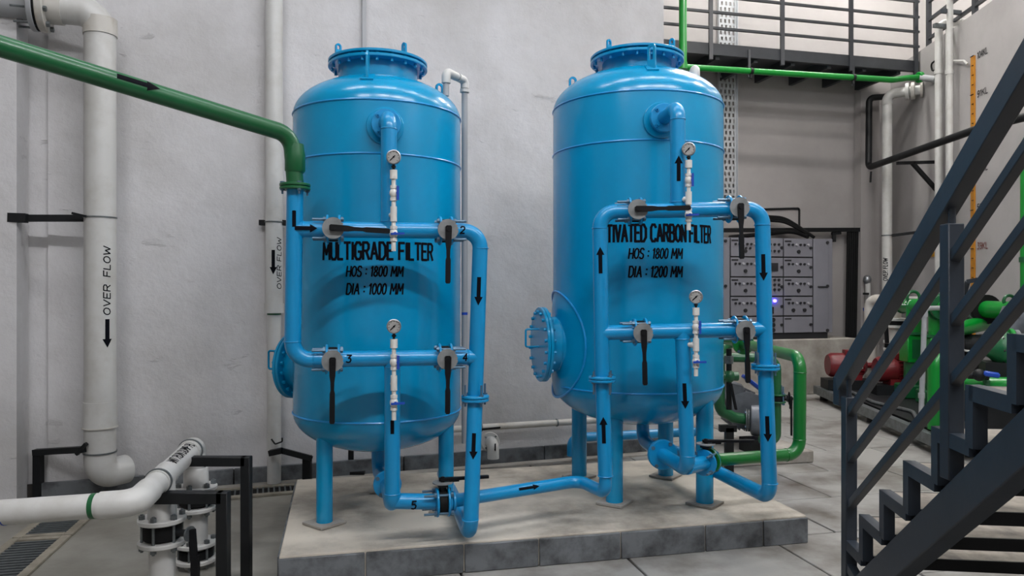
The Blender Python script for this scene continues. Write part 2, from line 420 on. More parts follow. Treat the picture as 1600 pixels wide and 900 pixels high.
# floor: joint bed, screed on the left, stone slabs on the right
floor = struct('floor', MB().box((2.0, 4.0, -0.065), (22, 22, 0.1)), 'joint')
def uv(u, v, z=0.0): return U * u + W * v + Z * z
SP = -0.32                       # where the screed meets the slabs (u)
mb = MB(); mb.obox(uv(SP - 4.0, 3.0, -0.0125), U, W, Z, (8.0, 16.0, 0.025)); obj('screed', mb, 'screed', floor)
slw, sld = 0.92, 0.66
slab_meshes = []
for k in range(6):
    m0 = MB().box((0, 0, -0.012), (slw - 0.012, sld - 0.012, 0.024)); slab_meshes.append(mesh_of('slab', m0, 'slab', V(0, 0, 0), bevel=0.004))
nslab = 0
for j in range(-2, 17):
    for i in range(0, 9):
        u = SP + slw * (i + 0.5) + (0.46 if j % 2 else 0.0) - 0.46 * (i == 0 and j % 2 and 0); v = 0.6 + sld * (j + 0.5)
        c = uv(u, v)
        if c.y < 1.0 or c.y > 11.2 or c.x > 6.0: continue
        s = bpy.data.objects.new('slab', slab_meshes[(i * 5 + j * 3) % 6]); COL.objects.link(s); s.parent = floor
        s.location = (c.x, c.y, random.uniform(-0.0015, 0.0015)); s.rotation_euler = (random.uniform(-.001, .001), random.uniform(-.001, .001), TH + random.uniform(-.004, .004))
        nslab += 1
# half-slab gaps at the left of every second row
for j in range(-2, 17):
    if j % 2:
        c = uv(SP + 0.23, 0.6 + sld * (j + 0.5))
        if c.y < 1.0 or c.y > 11: continue
        s = bpy.data.objects.new('slab', slab_meshes[j % 6]); COL.objects.link(s); s.parent = floor
        s.location = (c.x, c.y, 0); s.scale = (0.493, 1, 1); s.rotation_euler = (0, 0, TH)
# kerb of dark stone along the back wall
kerb = struct('baseboard_back', MB().bar(wall_pt(-60) + WN * 0.004 + Z * 0.06, w_end + WN * 0.004 + Z * 0.06, 0.012, 0.12), 'joint')
k0 = wall_pt(60); kl = (w_end - k0).length; x = 0.0
while x < kl - 0.02:
    L = min(random.uniform(0.55, 0.72), kl - x)
    a = k0 + WU * (x + 0.004) + WN * 0.022; b = k0 + WU * (x + L - 0.004) + WN * 0.022
    obj('tile', MB().bar(a + Z * 0.064, b + Z * 0.064, 0.03, 0.128), 'stone_dark', kerb, bevel=0.003); x += L
# mortar ledge in front of the kerb
struct('trim_1', MB().bar(wall_pt(330) + WN * 0.09 + Z * 0.008, w_end + WN * 0.09 + Z * 0.008, 0.10, 0.016), 'concrete_pale', org=None)
# plinth under the two filters
PF0 = on_level(434, 869, 0.16); PL = 2.93; PD = 1.50; PH = 0.16
plinth = thing('concrete_plinth', 'long grey concrete plinth under the two blue filter tanks', 'plinth', PF0 + U * PL / 2 + W * PD / 2 - Z * PH)
pc = PF0 + U * PL / 2 + W * PD / 2
mb = MB(); mb.obox(V(pc.x, pc.y, PH / 2 - 0.002), U, W, Z, (PL - 0.012, PD - 0.012, PH - 0.004)); obj('slab_core', mb, 'concrete', plinth, bevel=0.006)
x = 0.0
for L in (0.42, 0.50, 0.40, 0.46, 0.50, 0.36, 0.29):
    a = PF0 + U * (x + L / 2) + W * 0.008
    mb = MB(); mb.obox(V(a.x, a.y, PH / 2 - 0.008), U, W, Z, (L - 0.007, 0.03, PH - 0.016)); obj('tile', mb, 'stone_dark', plinth, bevel=0.004); x += L
for side in (0, 1):
    for k in range(3):
        L = PD / 3; a = PF0 + U * (0.008 + side * (PL - 0.016)) + W * (0.03 + L * (k + 0.5) - 0.015 * k)
        mb = MB(); mb.obox(V(a.x, a.y, PH / 2 - 0.008), W, -U, Z, (L - 0.02, 0.028, PH - 0.016)); obj('tile', mb, 'stone_dark', plinth, bevel=0.004)
PT = PH                          # level of the plinth's top

# ================================================================== SHARED PARTS OF THE PIPEWORK
PR = 0.040                       # pipe radius
def bolt(parent, p, d, r=0.007, L=0.09, m='zinc', head=True):
    d = Vector(d).normalized(); mb = MB(); p = Vector(p)
    mb.cyl(p - d * L * 0.35, p + d * L * 0.65, r * 0.75, seg=8)
    if head:
        mb.cyl(p - d * 0.022, p - d * 0.010, r * 1.7, seg=6); mb.cyl(p + d * 0.010, p + d * 0.022, r * 1.7, seg=6)
    return obj('bolt', mb, m, parent)
def flange_pair(parent, c, d, r=0.072, m='blue_pipe', bolts=4, up=True, ang=0.6, bl=0.11):
    d = Vector(d).normalized(); c = Vector(c)
    for s in (-1, 1): obj('flange', MB().disc(c + d * (0.0085 * s), d, r, 0.014, 28, ch=0.003), m, parent)
    x, y = MB().frame(d)
    for k in range(bolts):
        a = ang + 2 * PI * k / bolts; q = c + (x * math.cos(a) + y * math.sin(a)) * (r - 0.012)
        bolt(parent, q, d * (1 if up else -1), L=bl, m='zinc')
VALVE_MESH = {}
def vmesh(name, key, make, m):
    k = (name, key)
    if k not in VALVE_MESH: VALVE_MESH[k] = mesh_of(name, make(), m, V(0, 0, 0), bevel=0.0)
    return VALVE_MESH[k]
def valve(label, loc, xd, sd, lever='down', fl='blue_pipe', lever_len=0.27, group='lever butterfly valves on the filter pipework', plate='plate_grey', tilt=0.0, bolt_side=1):
    """wafer butterfly valve: pipe along local x, stem towards local -y, lever along -z (down), +x (open) or -x"""
    xd = Vector(xd).normalized(); y = -Vector(sd); y = (y - xd * y.dot(xd)).normalized(); z = xd.cross(y)
    root = bpy.data.objects.new('butterfly_valve', None); COL.objects.link(root); root.empty_display_size = 0.1
    tag(root, label, 'valve', group)
    m = Matrix((xd, y, z)).transposed().to_4x4(); m.translation = Vector(loc); root.matrix_world = m
    def put(name, me):
        o = bpy.data.objects.new(name, me); COL.objects.link(o); o.parent = root; return o
    put('valve_body', vmesh('valve_body', 0, lambda: MB().disc((0, 0, 0), V(1, 0, 0), 0.060, 0.044, 28, ch=0.004), 'rubber'))
    for s in (-1, 1):
        o = put('flange', vmesh('flange', fl, lambda: MB().disc((0, 0, 0), V(1, 0, 0), 0.074, 0.012, 28, ch=0.003), fl)); o.location = (0.029 * s, 0, 0)
    put('stem_neck', vmesh('stem_neck', 0, lambda: MB().cyl((0, -0.04, 0), (0, -0.098, 0), 0.019, seg=14).box((0, -0.085, 0), (0.05, 0.012, 0.05)), 'black_steel'))
    def plate_mb():
        mb = MB(); n = 40; poly = []
        for k in range(n):
            a = 2 * PI * k / n; r = 0.052
            if -0.25 < math.sin(a) < 0.7 and math.cos(a) > 0: r = 0.053 if k % 2 else 0.047
            poly.append((r * math.cos(a), r * math.sin(a)))
        mb.prism(poly, (0, -0.100, 0), V(1, 0, 0), V(0, 0, 1), V(0, 1, 0), 0.006); return mb
    put('notch_plate', vmesh('notch_plate', plate, plate_mb, plate))
    def lever_mb():
        mb = MB(); L = lever_len
        prof = [(-0.016, 0.012), (-0.010, 0.019), (0.010, 0.019), (0.016, 0.012), (0.014, -0.07), (0.0095, -0.10), (0.0085, -0.14), (0.0125, -0.155), (0.0125, -L + 0.008), (0.008, -L), (-0.008, -L), (-0.0125, -L + 0.008), (-0.0125, -0.155), (-0.0085, -0.14), (-0.0095, -0.10), (-0.014, -0.07)]
        mb.prism(prof, (0, -0.116, 0), V(1, 0, 0), V(0, 0, 1), V(0, 1, 0), 0.014)
        mb.cyl((0, -0.098, 0), (0, -0.128, 0), 0.011, seg=12); mb.box((0, -0.108, -0.06), (0.007, 0.016, 0.05)); return mb
    lv = put('lever', vmesh('lever', lever_len, lever_mb, 'lever'))
    lv.rotation_euler = (0, {'down': 0.0, 'open': -PI / 2, 'back': PI / 2}[lever] + tilt, 0)
    bm_ = vmesh('bolt', bolt_side, lambda: MB().cyl((-0.05 if bolt_side > 0 else -0.10, 0, 0), (0.10 if bolt_side > 0 else 0.05, 0, 0), 0.0065, seg=8).cyl((-0.048, 0, 0), (-0.036, 0, 0), 0.013, seg=6).cyl((0.036, 0, 0), (0.048, 0, 0), 0.013, seg=6), 'zinc')
    for k in range(4):
        a = PI / 4 + k * PI / 2 ; o = put('bolt', bm_); o.location = (0, 0.0655 * math.cos(a), 0.0655 * math.sin(a))
    return root
def sampler(nip, wall, label_tree, label_gauge, h=1.0):
    """white sampling tree: two small ball valves on a tee, hung on a nipple; the gauge on top is its own thing"""
    nip = Vector(nip); side = Vector(wall) - nip; fwd = to_cam(nip); right = V(-fwd.y, fwd.x, 0)
    t = thing('sampling_valve', label_tree, 'sampling valve', nip - Z * 0.175 * h, 'white sampling valves on the filter pipework')
    def c(z0, z1, r, name, m='fitting_white', seg=14, to=t): return obj(name, MB().cyl(nip + Z * z0 * h, nip + Z * z1 * h, r, seg=seg), m, to)
    obj('nipple', MB().cyl(nip, Vector(wall), 0.0125, seg=12), 'fitting_white', t)
    obj('tee', MB().cyl(nip - Z * 0.032 * h, nip + Z * 0.042 * h, 0.0165, seg=14).cyl(nip, nip + side.normalized() * 0.026, 0.016, seg=12), 'fitting_white', t)
    c(0.04, 0.075, 0.011, 'pipe'); c(-0.055, -0.03, 0.011, 'pipe')
    for zc, hv in ((0.108, True), (-0.092, False)):
        b = obj('valve_body', MB().cyl(nip + Z * (zc - 0.038) * h, nip + Z * (zc - 0.022) * h, 0.0175, seg=8).ball(nip + Z * zc * h, 0.021, 14, (1, 1, 1.25)).cyl(nip + Z * (zc + 0.022) * h, nip + Z * (zc + 0.038) * h, 0.0175, seg=8), 'fitting_white', t)
        s = nip + Z * zc * h + (right * 0.021 + fwd * 0.012 if hv else fwd * 0.022 + right * 0.008)
        hb = MB().cyl(nip + Z * zc * h, s, 0.008, seg=10)
        if hv: hb.bar(s - Z * 0.034, s + Z * 0.034, 0.013, 0.012, right)
        else: hb.bar(s - right * 0.022 - Z * 0.003, s + right * 0.045, 0.016, 0.010)
        obj('handle', hb, 'handle_blue', b)
    c(0.145, 0.180, 0.0105, 'pipe'); c(0.178, 0.222, 0.0185, 'adapter', seg=12); c(-0.178, -0.128, 0.0115, 'spout')
    gz = nip + Z * 0.285 * h
    g = thing('pressure_gauge', label_gauge, 'gauge', gz - Z * 0.065 * h, 'pressure gauges on the filter pipework')
    obj('stem', MB().cyl(gz - Z * 0.065 * h, gz - Z * 0.025, 0.0065, seg=8).cyl(gz - Z * 0.052 * h, gz - Z * 0.042 * h, 0.011, seg=6), 'rubber', g)
    obj('case', MB().lathe([(0, -0.012), (0.033, -0.012), (0.036, -0.008), (0.036, 0.012), (0.031, 0.014), (0.031, 0.008), (0, 0.008)], gz, fwd, 28), 'galv', g)
    d = obj('dial', MB().disc(gz + fwd * 0.009, fwd, 0.031, 0.002, 24), 'dial', g)
    up = Z; nd = (right * -0.7 + up * -0.71).normalized()
    obj('needle', MB().bar(gz + fwd * 0.0125 - nd * 0.010, gz + fwd * 0.0125 + nd * 0.023, 0.0045, 0.0015, fwd).cyl(gz + fwd * 0.010, gz + fwd * 0.014, 0.0045, seg=8), 'paint_black', d)
    tk = MB()
    for k in range(9):
        a = math.radians(225 - 270 * k / 8); e = right * math.cos(a) + up * math.sin(a)
        tk.bar(gz + fwd * 0.0105 + e * 0.022, gz + fwd * 0.0105 + e * 0.028, 0.002, 0.001, fwd)
    obj('scale_marks', tk, 'paint_black', d, kind='stuff')
    return t
def pipe(parent, pts, r=PR, m='blue_pipe', bend=0.07, name='pipe', seg=20):
    return obj(name, MB().sweep(pts, r, bend, seg), m, parent)
def weld(parent, p, d, r=PR, m='blue_pipe'):
    return obj('weld_bead', MB().torus(p, d, r + 0.0005, 0.0028, 20, 6), m, parent)
def arrow(parent, p, d, r, L, wd=0.020, name='flow_arrow', face=None, head=0.3):
    n0 = face if face is not None else to_cam(p)
    vs = arrow_shape(L, wd, head); return on_cyl(name, vs, p, d, r, n0, parent, turn=90)

def arrow_on(parent, A, B, py, r, L, wd=0.020, head=0.3, shape=None):
    """arrow on the pipe from A to B where it is seen at height py, pointing from A to B"""
    A = Vector(A); B = Vector(B); k = (450 - py) / F; d = B - A
    t = (EYE + k * A.y - A.z) / (d.z - k * d.y); p = A + d * t
    return on_cyl('flow_arrow', shape if shape else arrow_shape(L, wd, head), p, d, r, to_cam(p), parent, turn=90)
# ================================================================== THE TWO FILTER TANKS
def tank(name, label, C, R, zb, z2, zt, hd, neck, fl, legs, leg_r, hole_ang, hole_r, hole_z, hole_d, pad, lug_twist=0.0, hoff=0.0):
    B = V(C.x, C.y, PT); t = thing(name, label, 'filter tank', B)
    pr = [(0, zb - hd)]; N = 14
    for k in range(1, N + 1): a = PI / 2 * k / N; pr.append((R * math.sin(a), zb - hd * math.cos(a)))
    pr.append((R, z2)); 
    for k in range(0, N): a = PI / 2 * k / N; pr.append((R * math.cos(a), zt + hd * math.sin(a)))
    pr.append((0, zt + hd))
    sh = obj('shell', MB().lathe(pr, B, Z, 72), 'blue', t)
    for z in (zb, z2, zt): obj('weld_seam', MB().torus(B + Z * z, Z, R + 0.001, 0.0055, 72, 6), 'seam', sh)
    nr, nz0, fr, fz0, fz1 = neck + fl
    obj('manway_neck', MB().cyl(B + Z * (nz0 - 0.12), B + Z * fz0, nr, seg=40), 'blue', t)
    fo = obj('manway_flange', MB().disc(B + Z * (fz0 + 0.009), Z, fr, 0.018, 48, ch=0.003), 'blue', t)
    lid = obj('manway_lid', MB().disc(B + Z * (fz1 - 0.008), Z, fr, 0.016, 48, ch=0.003), 'blue', t)
    mb = MB()
    for k in range(20):
        a = 2 * PI * (k + .5) / 20; q = B + V(math.cos(a), math.sin(a), 0) * (fr - 0.025)
        mb.cyl(q + Z * (fz0 - 0.02), q + Z * (fz1 + 0.003), 0.009, seg=6)
    obj('lid_bolts', mb, 'blue', lid, kind='stuff')
    def lug(c, rad, L, wd, parent=t, nm='lifting_lug', base=None, twist=0.0):   # upright plate with a slot
        rd0 = Vector(rad).normalized(); rad = Matrix.Rotation(twist, 3, 'Z') @ rd0; n = 10
        poly = [(-wd / 2, 0)] + [(-wd / 2 * math.cos(PI * k / n), L - wd / 2 + wd / 2 * math.sin(PI * k / n)) for k in range(n + 1)] + [(wd / 2, 0)]
        hw = wd * 0.24; hb, ht = L * 0.42, L - wd * 0.5
        m_ = MB(); pts = []
        outer = [(-wd / 2, 0), (-wd / 2, L - wd / 2)] + [(-wd / 2 * math.cos(PI * k / n), L - wd / 2 + wd / 2 * math.sin(PI * k / n)) for k in range(1, n)] + [(wd / 2, L - wd / 2), (wd / 2, 0)]
        # frame built of strips round the slot
        m_.obox(c + Z * hb / 2, rad, Z.cross(rad), Z, (wd, 0.012, hb))
        for s in (-1, 1): m_.obox(c + rad * s * (wd + 2 * hw) / 4 + Z * (hb + ht) / 2, rad, Z.cross(rad), Z, ((wd - 2 * hw) / 2, 0.012, ht - hb))
        for k in range(n):
            a0, a1 = PI * k / n, PI * (k + 1) / n
            m_.prism([(-wd / 2 * math.cos(a0), wd / 2 * math.sin(a0)), (-wd / 2 * math.cos(a1), wd / 2 * math.sin(a1)), (-hw * math.cos(a1), hw * math.sin(a1)), (-hw * math.cos(a0), hw * math.sin(a0))], c + Z * ht, rad, Z, Z.cross(rad), 0.012)
        if base is not None: m_.obox(c + Z * 0.022, base, Z.cross(rd0), base.cross(Z.cross(rd0)), (0.085, 0.07, 0.010))
        return obj(nm, m_, 'blue', parent)
    def dome_z(r): return zt + hd * math.sqrt(max(0, 1 - (r / R) ** 2))
    for a, rr in ((-88, R * 0.80), (32, R * 0.83), (152, R * 0.83)):
        d = V(math.cos(math.radians(a)), math.sin(math.radians(a)), 0); sl = -hd * rr / (R * R * math.sqrt(1 - (rr / R) ** 2)); lug(B + d * rr + Z * (dome_z(rr) - 0.02), d, 0.165, 0.055, base=(d + Z * sl).normalized(), twist=lug_twist)
    for a in (-46, -139):
        d = V(math.cos(math.radians(a)), math.sin(math.radians(a)), 0); lug(B + d * fr * 0.90 + Z * fz1, d, 0.060, 0.038, lid, 'lid_lug')
    for (lx, ly) in legs:
        c = V(lx, ly, PT); rr = (V(lx, ly, 0) - V(C.x, C.y, 0)).length
        top = zb - hd * math.sqrt(max(0, 1 - (rr / R) ** 2)) + 0.06
        lg = obj('leg', MB().cyl(c + Z * 0.008, c + Z * top, leg_r, seg=24), 'blue', t)
        dd = (c - B).normalized(); pp = Z.cross(dd)
        obj('base_plate', MB().obox(c + Z * 0.006, dd, pp, Z, (0.17, 0.17, 0.012)), 'concrete_pale', lg)
    # side manhole
    a = V(math.cos(hole_ang), math.sin(hole_ang), 0); s = Z.cross(a); c = B + Z * hole_z
    mh = obj('side_manhole', MB().cyl(c + a * (R - 0.1), c + a * hole_d, hole_r * 0.74, seg=36), 'blue', t)
    if pad:
        pm = MB(); n = 36; rings = 4; pv = [c + a * (R + 0.010)]
        for j in range(1, rings + 1):
            for k in range(n):
                e = 2 * PI * k / n; w = pad * j / rings; y = w * math.cos(e); ang = y / R
                lift = 0.010 if j < rings else -0.002
                pv.append(c + (a * math.cos(ang) + s * math.sin(ang)) * (R + lift) + Z * w * math.sin(e))
        pf = [(0, 1 + k, 1 + (k + 1) % n) for k in range(n)]
        for j in range(rings - 1):
            o = 1 + j * n
            for k in range(n): pf.append((o + k, o + n + k, o + n + (k + 1) % n, o + (k + 1) % n))
        obj('reinforcing_pad', pm.add(pv, pf), 'blue', mh)
        rim = [c + (a * math.cos(pad * math.cos(e) / R) + s * math.sin(pad * math.cos(e) / R)) * (R + 0.004) + Z * pad * math.sin(e) for e in [2 * PI * k / 40 for k in range(41)]]
        obj('pad_rim', MB().sweep(rim, 0.0065, 0.001, 8, 1), 'seam', mh)
        obj('pad_weld', MB().torus(c + a * (hole_d - 0.07), a, hole_r * 0.745, 0.004, 36, 6), 'blue', mh)
    obj('flange', MB().disc(c + a * (hole_d + 0.010), a, hole_r, 0.020, 48, ch=0.003), 'blue', mh)
    cv = obj('cover', MB().disc(c + a * (hole_d + 0.031), a, hole_r, 0.018, 48, ch=0.003), 'blue', t)
    mb = MB()
    for k in range(18):
        e = 2 * PI * (k + .5) / 18; q = c + (s * math.cos(e) + Z * math.sin(e)) * (hole_r - 0.03)
        mb.cyl(q + a * (hole_d - 0.018), q + a * (hole_d - 0.002), 0.011, seg=6); mb.cyl(q + a * (hole_d + 0.038), q + a * (hole_d + 0.056), 0.011, seg=6)
    obj('cover_bolts', mb, 'blue', cv, kind='stuff')
    hz = c + a * (hole_d + 0.04) + Z * 0.04 + s * hoff
    obj('handle', MB().sweep([hz + Z * 0.055, hz + a * 0.085 + Z * 0.055, hz + a * 0.085 - Z * 0.055, hz - Z * 0.055], 0.0065, 0.012, 10), 'blue', cv)
    return t, B
def nozzle(t, B, R, z, d, D, padr=0.10):
    """flanged stub on the tank's side towards d, reaching the pipework at distance D"""
    d = Vector(d).normalized(); c = B + Z * z
    nz = obj('inlet_nozzle', MB().cyl(c + d * (R - 0.06), c + d * (R + 0.05), PR + 0.006, seg=24), 'blue', t)
    obj('reinforcing_pad', MB().disc(c + d * (R + 0.004), d, padr, 0.016, 32, ch=0.004), 'blue', nz)
    for k in (0.052, 0.070): obj('flange', MB().disc(c + d * (R + k), d, padr * 0.78, 0.015, 28, ch=0.003), 'blue_pipe', nz)
    s = Z.cross(d)
    for k in range(4):
        e = PI / 4 + PI / 2 * k; q = c + (s * math.cos(e) + Z * math.sin(e)) * (padr * 0.6); bolt(nz, q + d * (R + 0.061), d, r=0.008, L=0.06, m='blue_pipe')
    return c
C1 = V(-0.80, 4.42, 0); R1 = 0.490
C2 = V(0.81, 4.80, 0); R2 = 0.543
def lp(px, py): q = on_level(px, py, PT); return (q.x, q.y)
t1, B1 = tank('filter_tank', 'blue steel tank lettered multigrade filter, nearer and left of the two', C1, R1, 0.589, 2.028, 2.317, 0.236, (0.233, 2.525), (0.292, 2.612, 2.655),
              [lp(507, 818), lp(697, 797), (-0.83, 4.80)], 0.045, math.radians(161), 0.205, 0.83, 0.565, 0.0, 0.0, 0.12)
t2, B2 = tank('filter_tank', 'blue steel tank lettered activated carbon filter, farther and right of the two', C2, R2, 0.698, 2.165, 2.453, 0.259, (0.222, 2.69), (0.300, 2.762, 2.806),
              [lp(960, 786), lp(1101, 787), lp(905, 745), lp(1040, 744)], 0.052, math.radians(192), 0.235, 0.955, 0.615, 0.335, 0.75)
def tank_text(t, B, R, s, pxa, pxb, ya, yb, C, shear=0.0, bold=0.068):
    def ang(px):                     # angle on the shell seen at px
        k = (px - 800) / F; a = 1 + k * k; b = -2 * (k * C.x + C.y); c = C.x ** 2 + C.y ** 2 - R * R
        d = (-b - math.sqrt(b * b - 4 * a * c)) / (2 * a); return math.atan2(d - C.y, k * d - C.x), d
    a0, d0 = ang(pxa); a1, d1 = ang(pxb); am = (a0 + a1) / 2; dm = (d0 + d1) / 2
    dm = ang((pxa + pxb) / 2)[1]
    z0 = EYE + (450 - yb) / F * dm; z1 = EYE + (450 - ya) / F * dm
    n0 = V(math.cos(am), math.sin(am), 0)
    on_cyl('lettering', glyphs(s, shear, bold), V(C.x, C.y, (z0 + z1) / 2), Z, R, n0, t, sx=R * (a1 - a0), sy=(z1 - z0), lift=0.0015)
tank_text(t1, B1, R1, 'MULTIGRADE FILTER', 504, 677, 377, 407, C1)
tank_text(t1, B1, R1, 'HOS : 1800 MM', 541, 631, 415, 433, C1, 0.1)
tank_text(t1, B1, R1, 'DIA : 1000 MM', 541, 631, 442, 461, C1, 0.1)
tank_text(t2, B2, R2, 'ACTIVATED CARBON FILTER', 929, 1111, 349, 379, C2)
tank_text(t2, B2, R2, 'HOS : 1800 MM', 982, 1067, 387, 405, C2, 0.1)
tank_text(t2, B2, R2, 'DIA : 1200 MM', 982, 1067, 415, 434, C2, 0.1)

# ---------------------------------------------------------------- pipework of the first filter
M1 = C1 - W * 0.72
def m1(px, py): return on_plane(px, py, M1, W)
pw1 = thing('face_pipework', 'blue pipe manifold with numbered valves in front of the multigrade filter tank', 'pipework', V(M1.x, M1.y, PT))
a_top = m1(461, 292); a_up = m1(459.5, 358); b_up = m1(751, 361.5); a_lo = m1(457, 562); b_lo = m1(744, 558)
b_fl = m1(742.5, 622); foot1 = on_level(735, 836, PT + 0.075); back1 = foot1 + W * 1.25 + U * 0.03
pipe(pw1, [a_top, a_lo, b_lo], bend=0.085)
pipe(pw1, [a_up, b_up, b_fl], bend=0.085)
pipe(pw1, [b_fl, foot1, back1], bend=0.075, r=PR * 0.98)
for q, d in ((a_top + (a_lo - a_top) * 0.69 * 0 + V(0, 0, 0), Z), ): pass
weld(pw1, a_lo + Z * 0.088, Z); weld(pw1, a_lo + (b_lo - a_lo).normalized() * 0.10, b_lo - a_lo); weld(pw1, b_up - Z * 0.088, Z); weld(pw1, foot1 + Z * 0.078, Z)
for q, d in ((a_up + (b_up - a_up).normalized() * 0.042, b_up - a_up), (b_lo - (b_lo - a_lo).normalized() * 0.044, b_lo - a_lo)): weld(pw1, q, d)
flange_pair(pw1, b_fl, Z, r=0.072)
u1 = (b_up - a_up).normalized(); l1 = (b_lo - a_lo).normalized()
def along1(px, top=True):        # point of the upper or lower manifold seen at px
    A, Bq = (a_up, b_up) if top else (a_lo, b_lo)
    k = (px - 800) / F; t = (k * A.y - A.x) / ((Bq - A).x - k * (Bq - A).y); return A + (Bq - A) * t
# drop from the tank's inlet
dz1 = EYE + (450 - 192) / F * 3.86 - PT
dirn = (along1(607.5) - V(C1.x, C1.y, 0)); dirn.z = 0
D1 = dirn.length; dirn.normalize()
nc = nozzle(t1, B1, R1, dz1, dirn, D1)
dtop = V(along1(607.5).x, along1(607.5).y, nc.z)
pipe(pw1, [nc + dirn * (R1 + 0.06), dtop, along1(607.5)], bend=0.06); weld(pw1, dtop - Z * 0.062, Z); weld(pw1, along1(607.5) + Z * 0.043, Z)
# lower drop to the tank's bottom outlet
dl = along1(613, False); bt = V(dl.x, dl.y, PT + 0.215); out1 = bt + W * 0.40
pipe(pw1, [dl, bt, out1], bend=0.055); weld(pw1, bt + Z * 0.06, Z); weld(pw1, dl - Z * 0.043, Z)
flange_pair(pw1, out1 + W * 0.012, W, r=0.078, bl=0.06)
pipe(pw1, [out1 + W * 0.02, V(C1.x, C1.y, PT + 0.215), V(C1.x, C1.y, PT + 0.40)], bend=0.08)
v5 = bt + U * 0.255; link_a = v5 + U * 0.036
pipe(pw1, [bt + (Z + W) * 0.017, v5 + W * 0.012 - U * 0.035], bend=0.05)
# painted arrows and numbers
arrow_on(pw1, b_up, b_fl, 455, PR, 0.145)
arrow_on(pw1, b_fl, foot1, 697, PR * 0.98, 0.13)
bar_ = arrow_shape(0.07, 0.018, 0.02, 1.0)
on_cyl('flow_arrow', bar_, V(dl.x, dl.y, EYE + (450 - 665) / F * dl.y), Z, PR, to_cam(dl), pw1, turn=90)
on_cyl('flow_arrow', bar_, a_up + Z * 0.048 + V(0, 0, 0), Z, PR, to_cam(a_up), pw1, turn=90, sx=1.15)
e = arrow_shape(0.105, 0.018, 0.32, 2.2); on_cyl('flow_arrow', e, a_up + u1 * 0.058, u1, PR, V(u1.y, -u1.x, 0) + V(0, 0, 0.05), pw1, turn=90, lift=0.0042)
for s, q, d, in (('2', along1(721), u1), ('3', along1(545, False), l1), ('4', along1(725, False), l1)):
    on_cyl('number', glyphs(s, 0.1, 0.085), q, d, PR, V(d.y, -d.x, 0.1), pw1, sx=0.028, sy=0.043, turn=90)
on_cyl('number', glyphs('5', 0.1, 0.085), bt + U * 0.105, U, PR, -W + Z * 0.1, pw1, sx=0.028, sy=0.046, turn=90)
S1 = -W
valve('butterfly valve with lever level along pipe under the multigrade inlet, pointing right', along1(521), u1, S1, 'open', bolt_side=-1, tilt=0.05)
valve('butterfly valve with hanging lever at upper right of the multigrade manifold, beside number 2', along1(696), u1, S1, 'down', bolt_side=1, tilt=0.02)
valve('butterfly valve with the longest hanging lever, at lower left of the multigrade manifold', along1(520, False), l1, S1, 'down', bolt_side=-1, lever_len=0.30)
valve('butterfly valve with hanging lever at lower right of multigrade manifold, beside number 4', along1(695, False), l1, S1, 'down', bolt_side=1)
valve('floor-level butterfly valve beside painted number 5, lever flat on top', v5, U, Z, 'open', bolt_side=-1, lever_len=0.24, tilt=0.0)
def nip1(px, py, wall): q = Vector(wall); return P(px, py, q.y - 0.075)
wl = V(dtop.x, dtop.y, EYE + (450 - 335) / F * (dtop.y - 0.05)); sampler(nip1(615, 336, wl), wl, 'white sampling valve tree on the upper drop pipe of the multigrade filter', 'round pressure gauge highest on the multigrade filter, above its lettering')
wl = V(dl.x, dl.y, EYE + (450 - 600) / F * (dl.y - 0.05)); sampler(nip1(615.5, 600, wl), wl, 'white sampling valve tree on the lower drop pipe of the multigrade filter', 'round pressure gauge below the lettering of the multigrade filter')

# ---------------------------------------------------------------- link pipe from filter one to filter two
M2Y = 3.95
def m2(px, py): return P(px, py, M2Y)
r2_bot = V(m2(946, 770).x, M2Y, PT + 0.215)
link = thing('connecting_pipe', 'thin blue pipe with painted arrow running along the plinth between both tanks', 'pipe', V(link_a.x, link_a.y, PT))
kn = P(905, 751, 4.20); kn.z = PT + 0.215
pipe(link, [link_a, kn, r2_bot, r2_bot + Z * 0.10], bend=0.07, r=0.034)
ld = (kn - link_a).normalized(); la = link_a + ld * 0.46
arrow(link, la, ld, 0.034, 0.13, 0.014, face=V(ld.y, -ld.x, 0.5))
flange_pair(link, v5 + U * 0.05, U, r=0.05, bolts=0)

# ---------------------------------------------------------------- pipework of the second filter
pw2 = thing('face_pipework', 'blue pipe manifold in front of the activated carbon filter tank', 'pipework', V(0.9, M2Y, PT))
a2 = m2(937, 331); b2 = P(1191, 326, M2Y); a2f = m2(941, 592); b2f = m2(1196, 573); foot2 = V(m2(1203, 780).x, M2Y, PT + 0.19)
a2l = m2(939, 520); b2l = m2(1195, 514)
pipe(pw2, [a2f, a2, b2, b2f], bend=0.085)
pipe(pw2, [r2_bot + Z * 0.09, a2f], r=PR * 0.98)
pipe(pw2, [b2f, foot2, foot2 + W * 1.3], bend=0.075)
pipe(pw2, [a2l, b2l])
for q, d in ((a2 - Z * 0.088, Z), (b2 - Z * 0.088, Z), (foot2 + Z * 0.078, Z), (r2_bot + Z * 0.092, Z)): weld(pw2, q, d)
flange_pair(pw2, a2f, Z, r=0.072, up=False, bl=0.12); flange_pair(pw2, b2f, Z, r=0.074, bl=0.12)
u2 = (b2 - a2).normalized(); l2 = (b2l - a2l).normalized()
def along2(px, top=True):
    A, Bq = (a2, b2) if top else (a2l, b2l); k = (px - 800) / F; t = (k * A.y - A.x) / ((Bq - A).x - k * (Bq - A).y); return A + (Bq - A) * t
j2 = along2(1059); d2n = V(j2.x - C2.x, j2.y - C2.y, 0); D2 = d2n.length; d2n.normalize()
nc2 = nozzle(t2, B2, R2, EYE + (450 - 178) / F * 4.1 - PT, d2n, D2, 0.105)
dt2 = V(j2.x, j2.y, nc2.z)
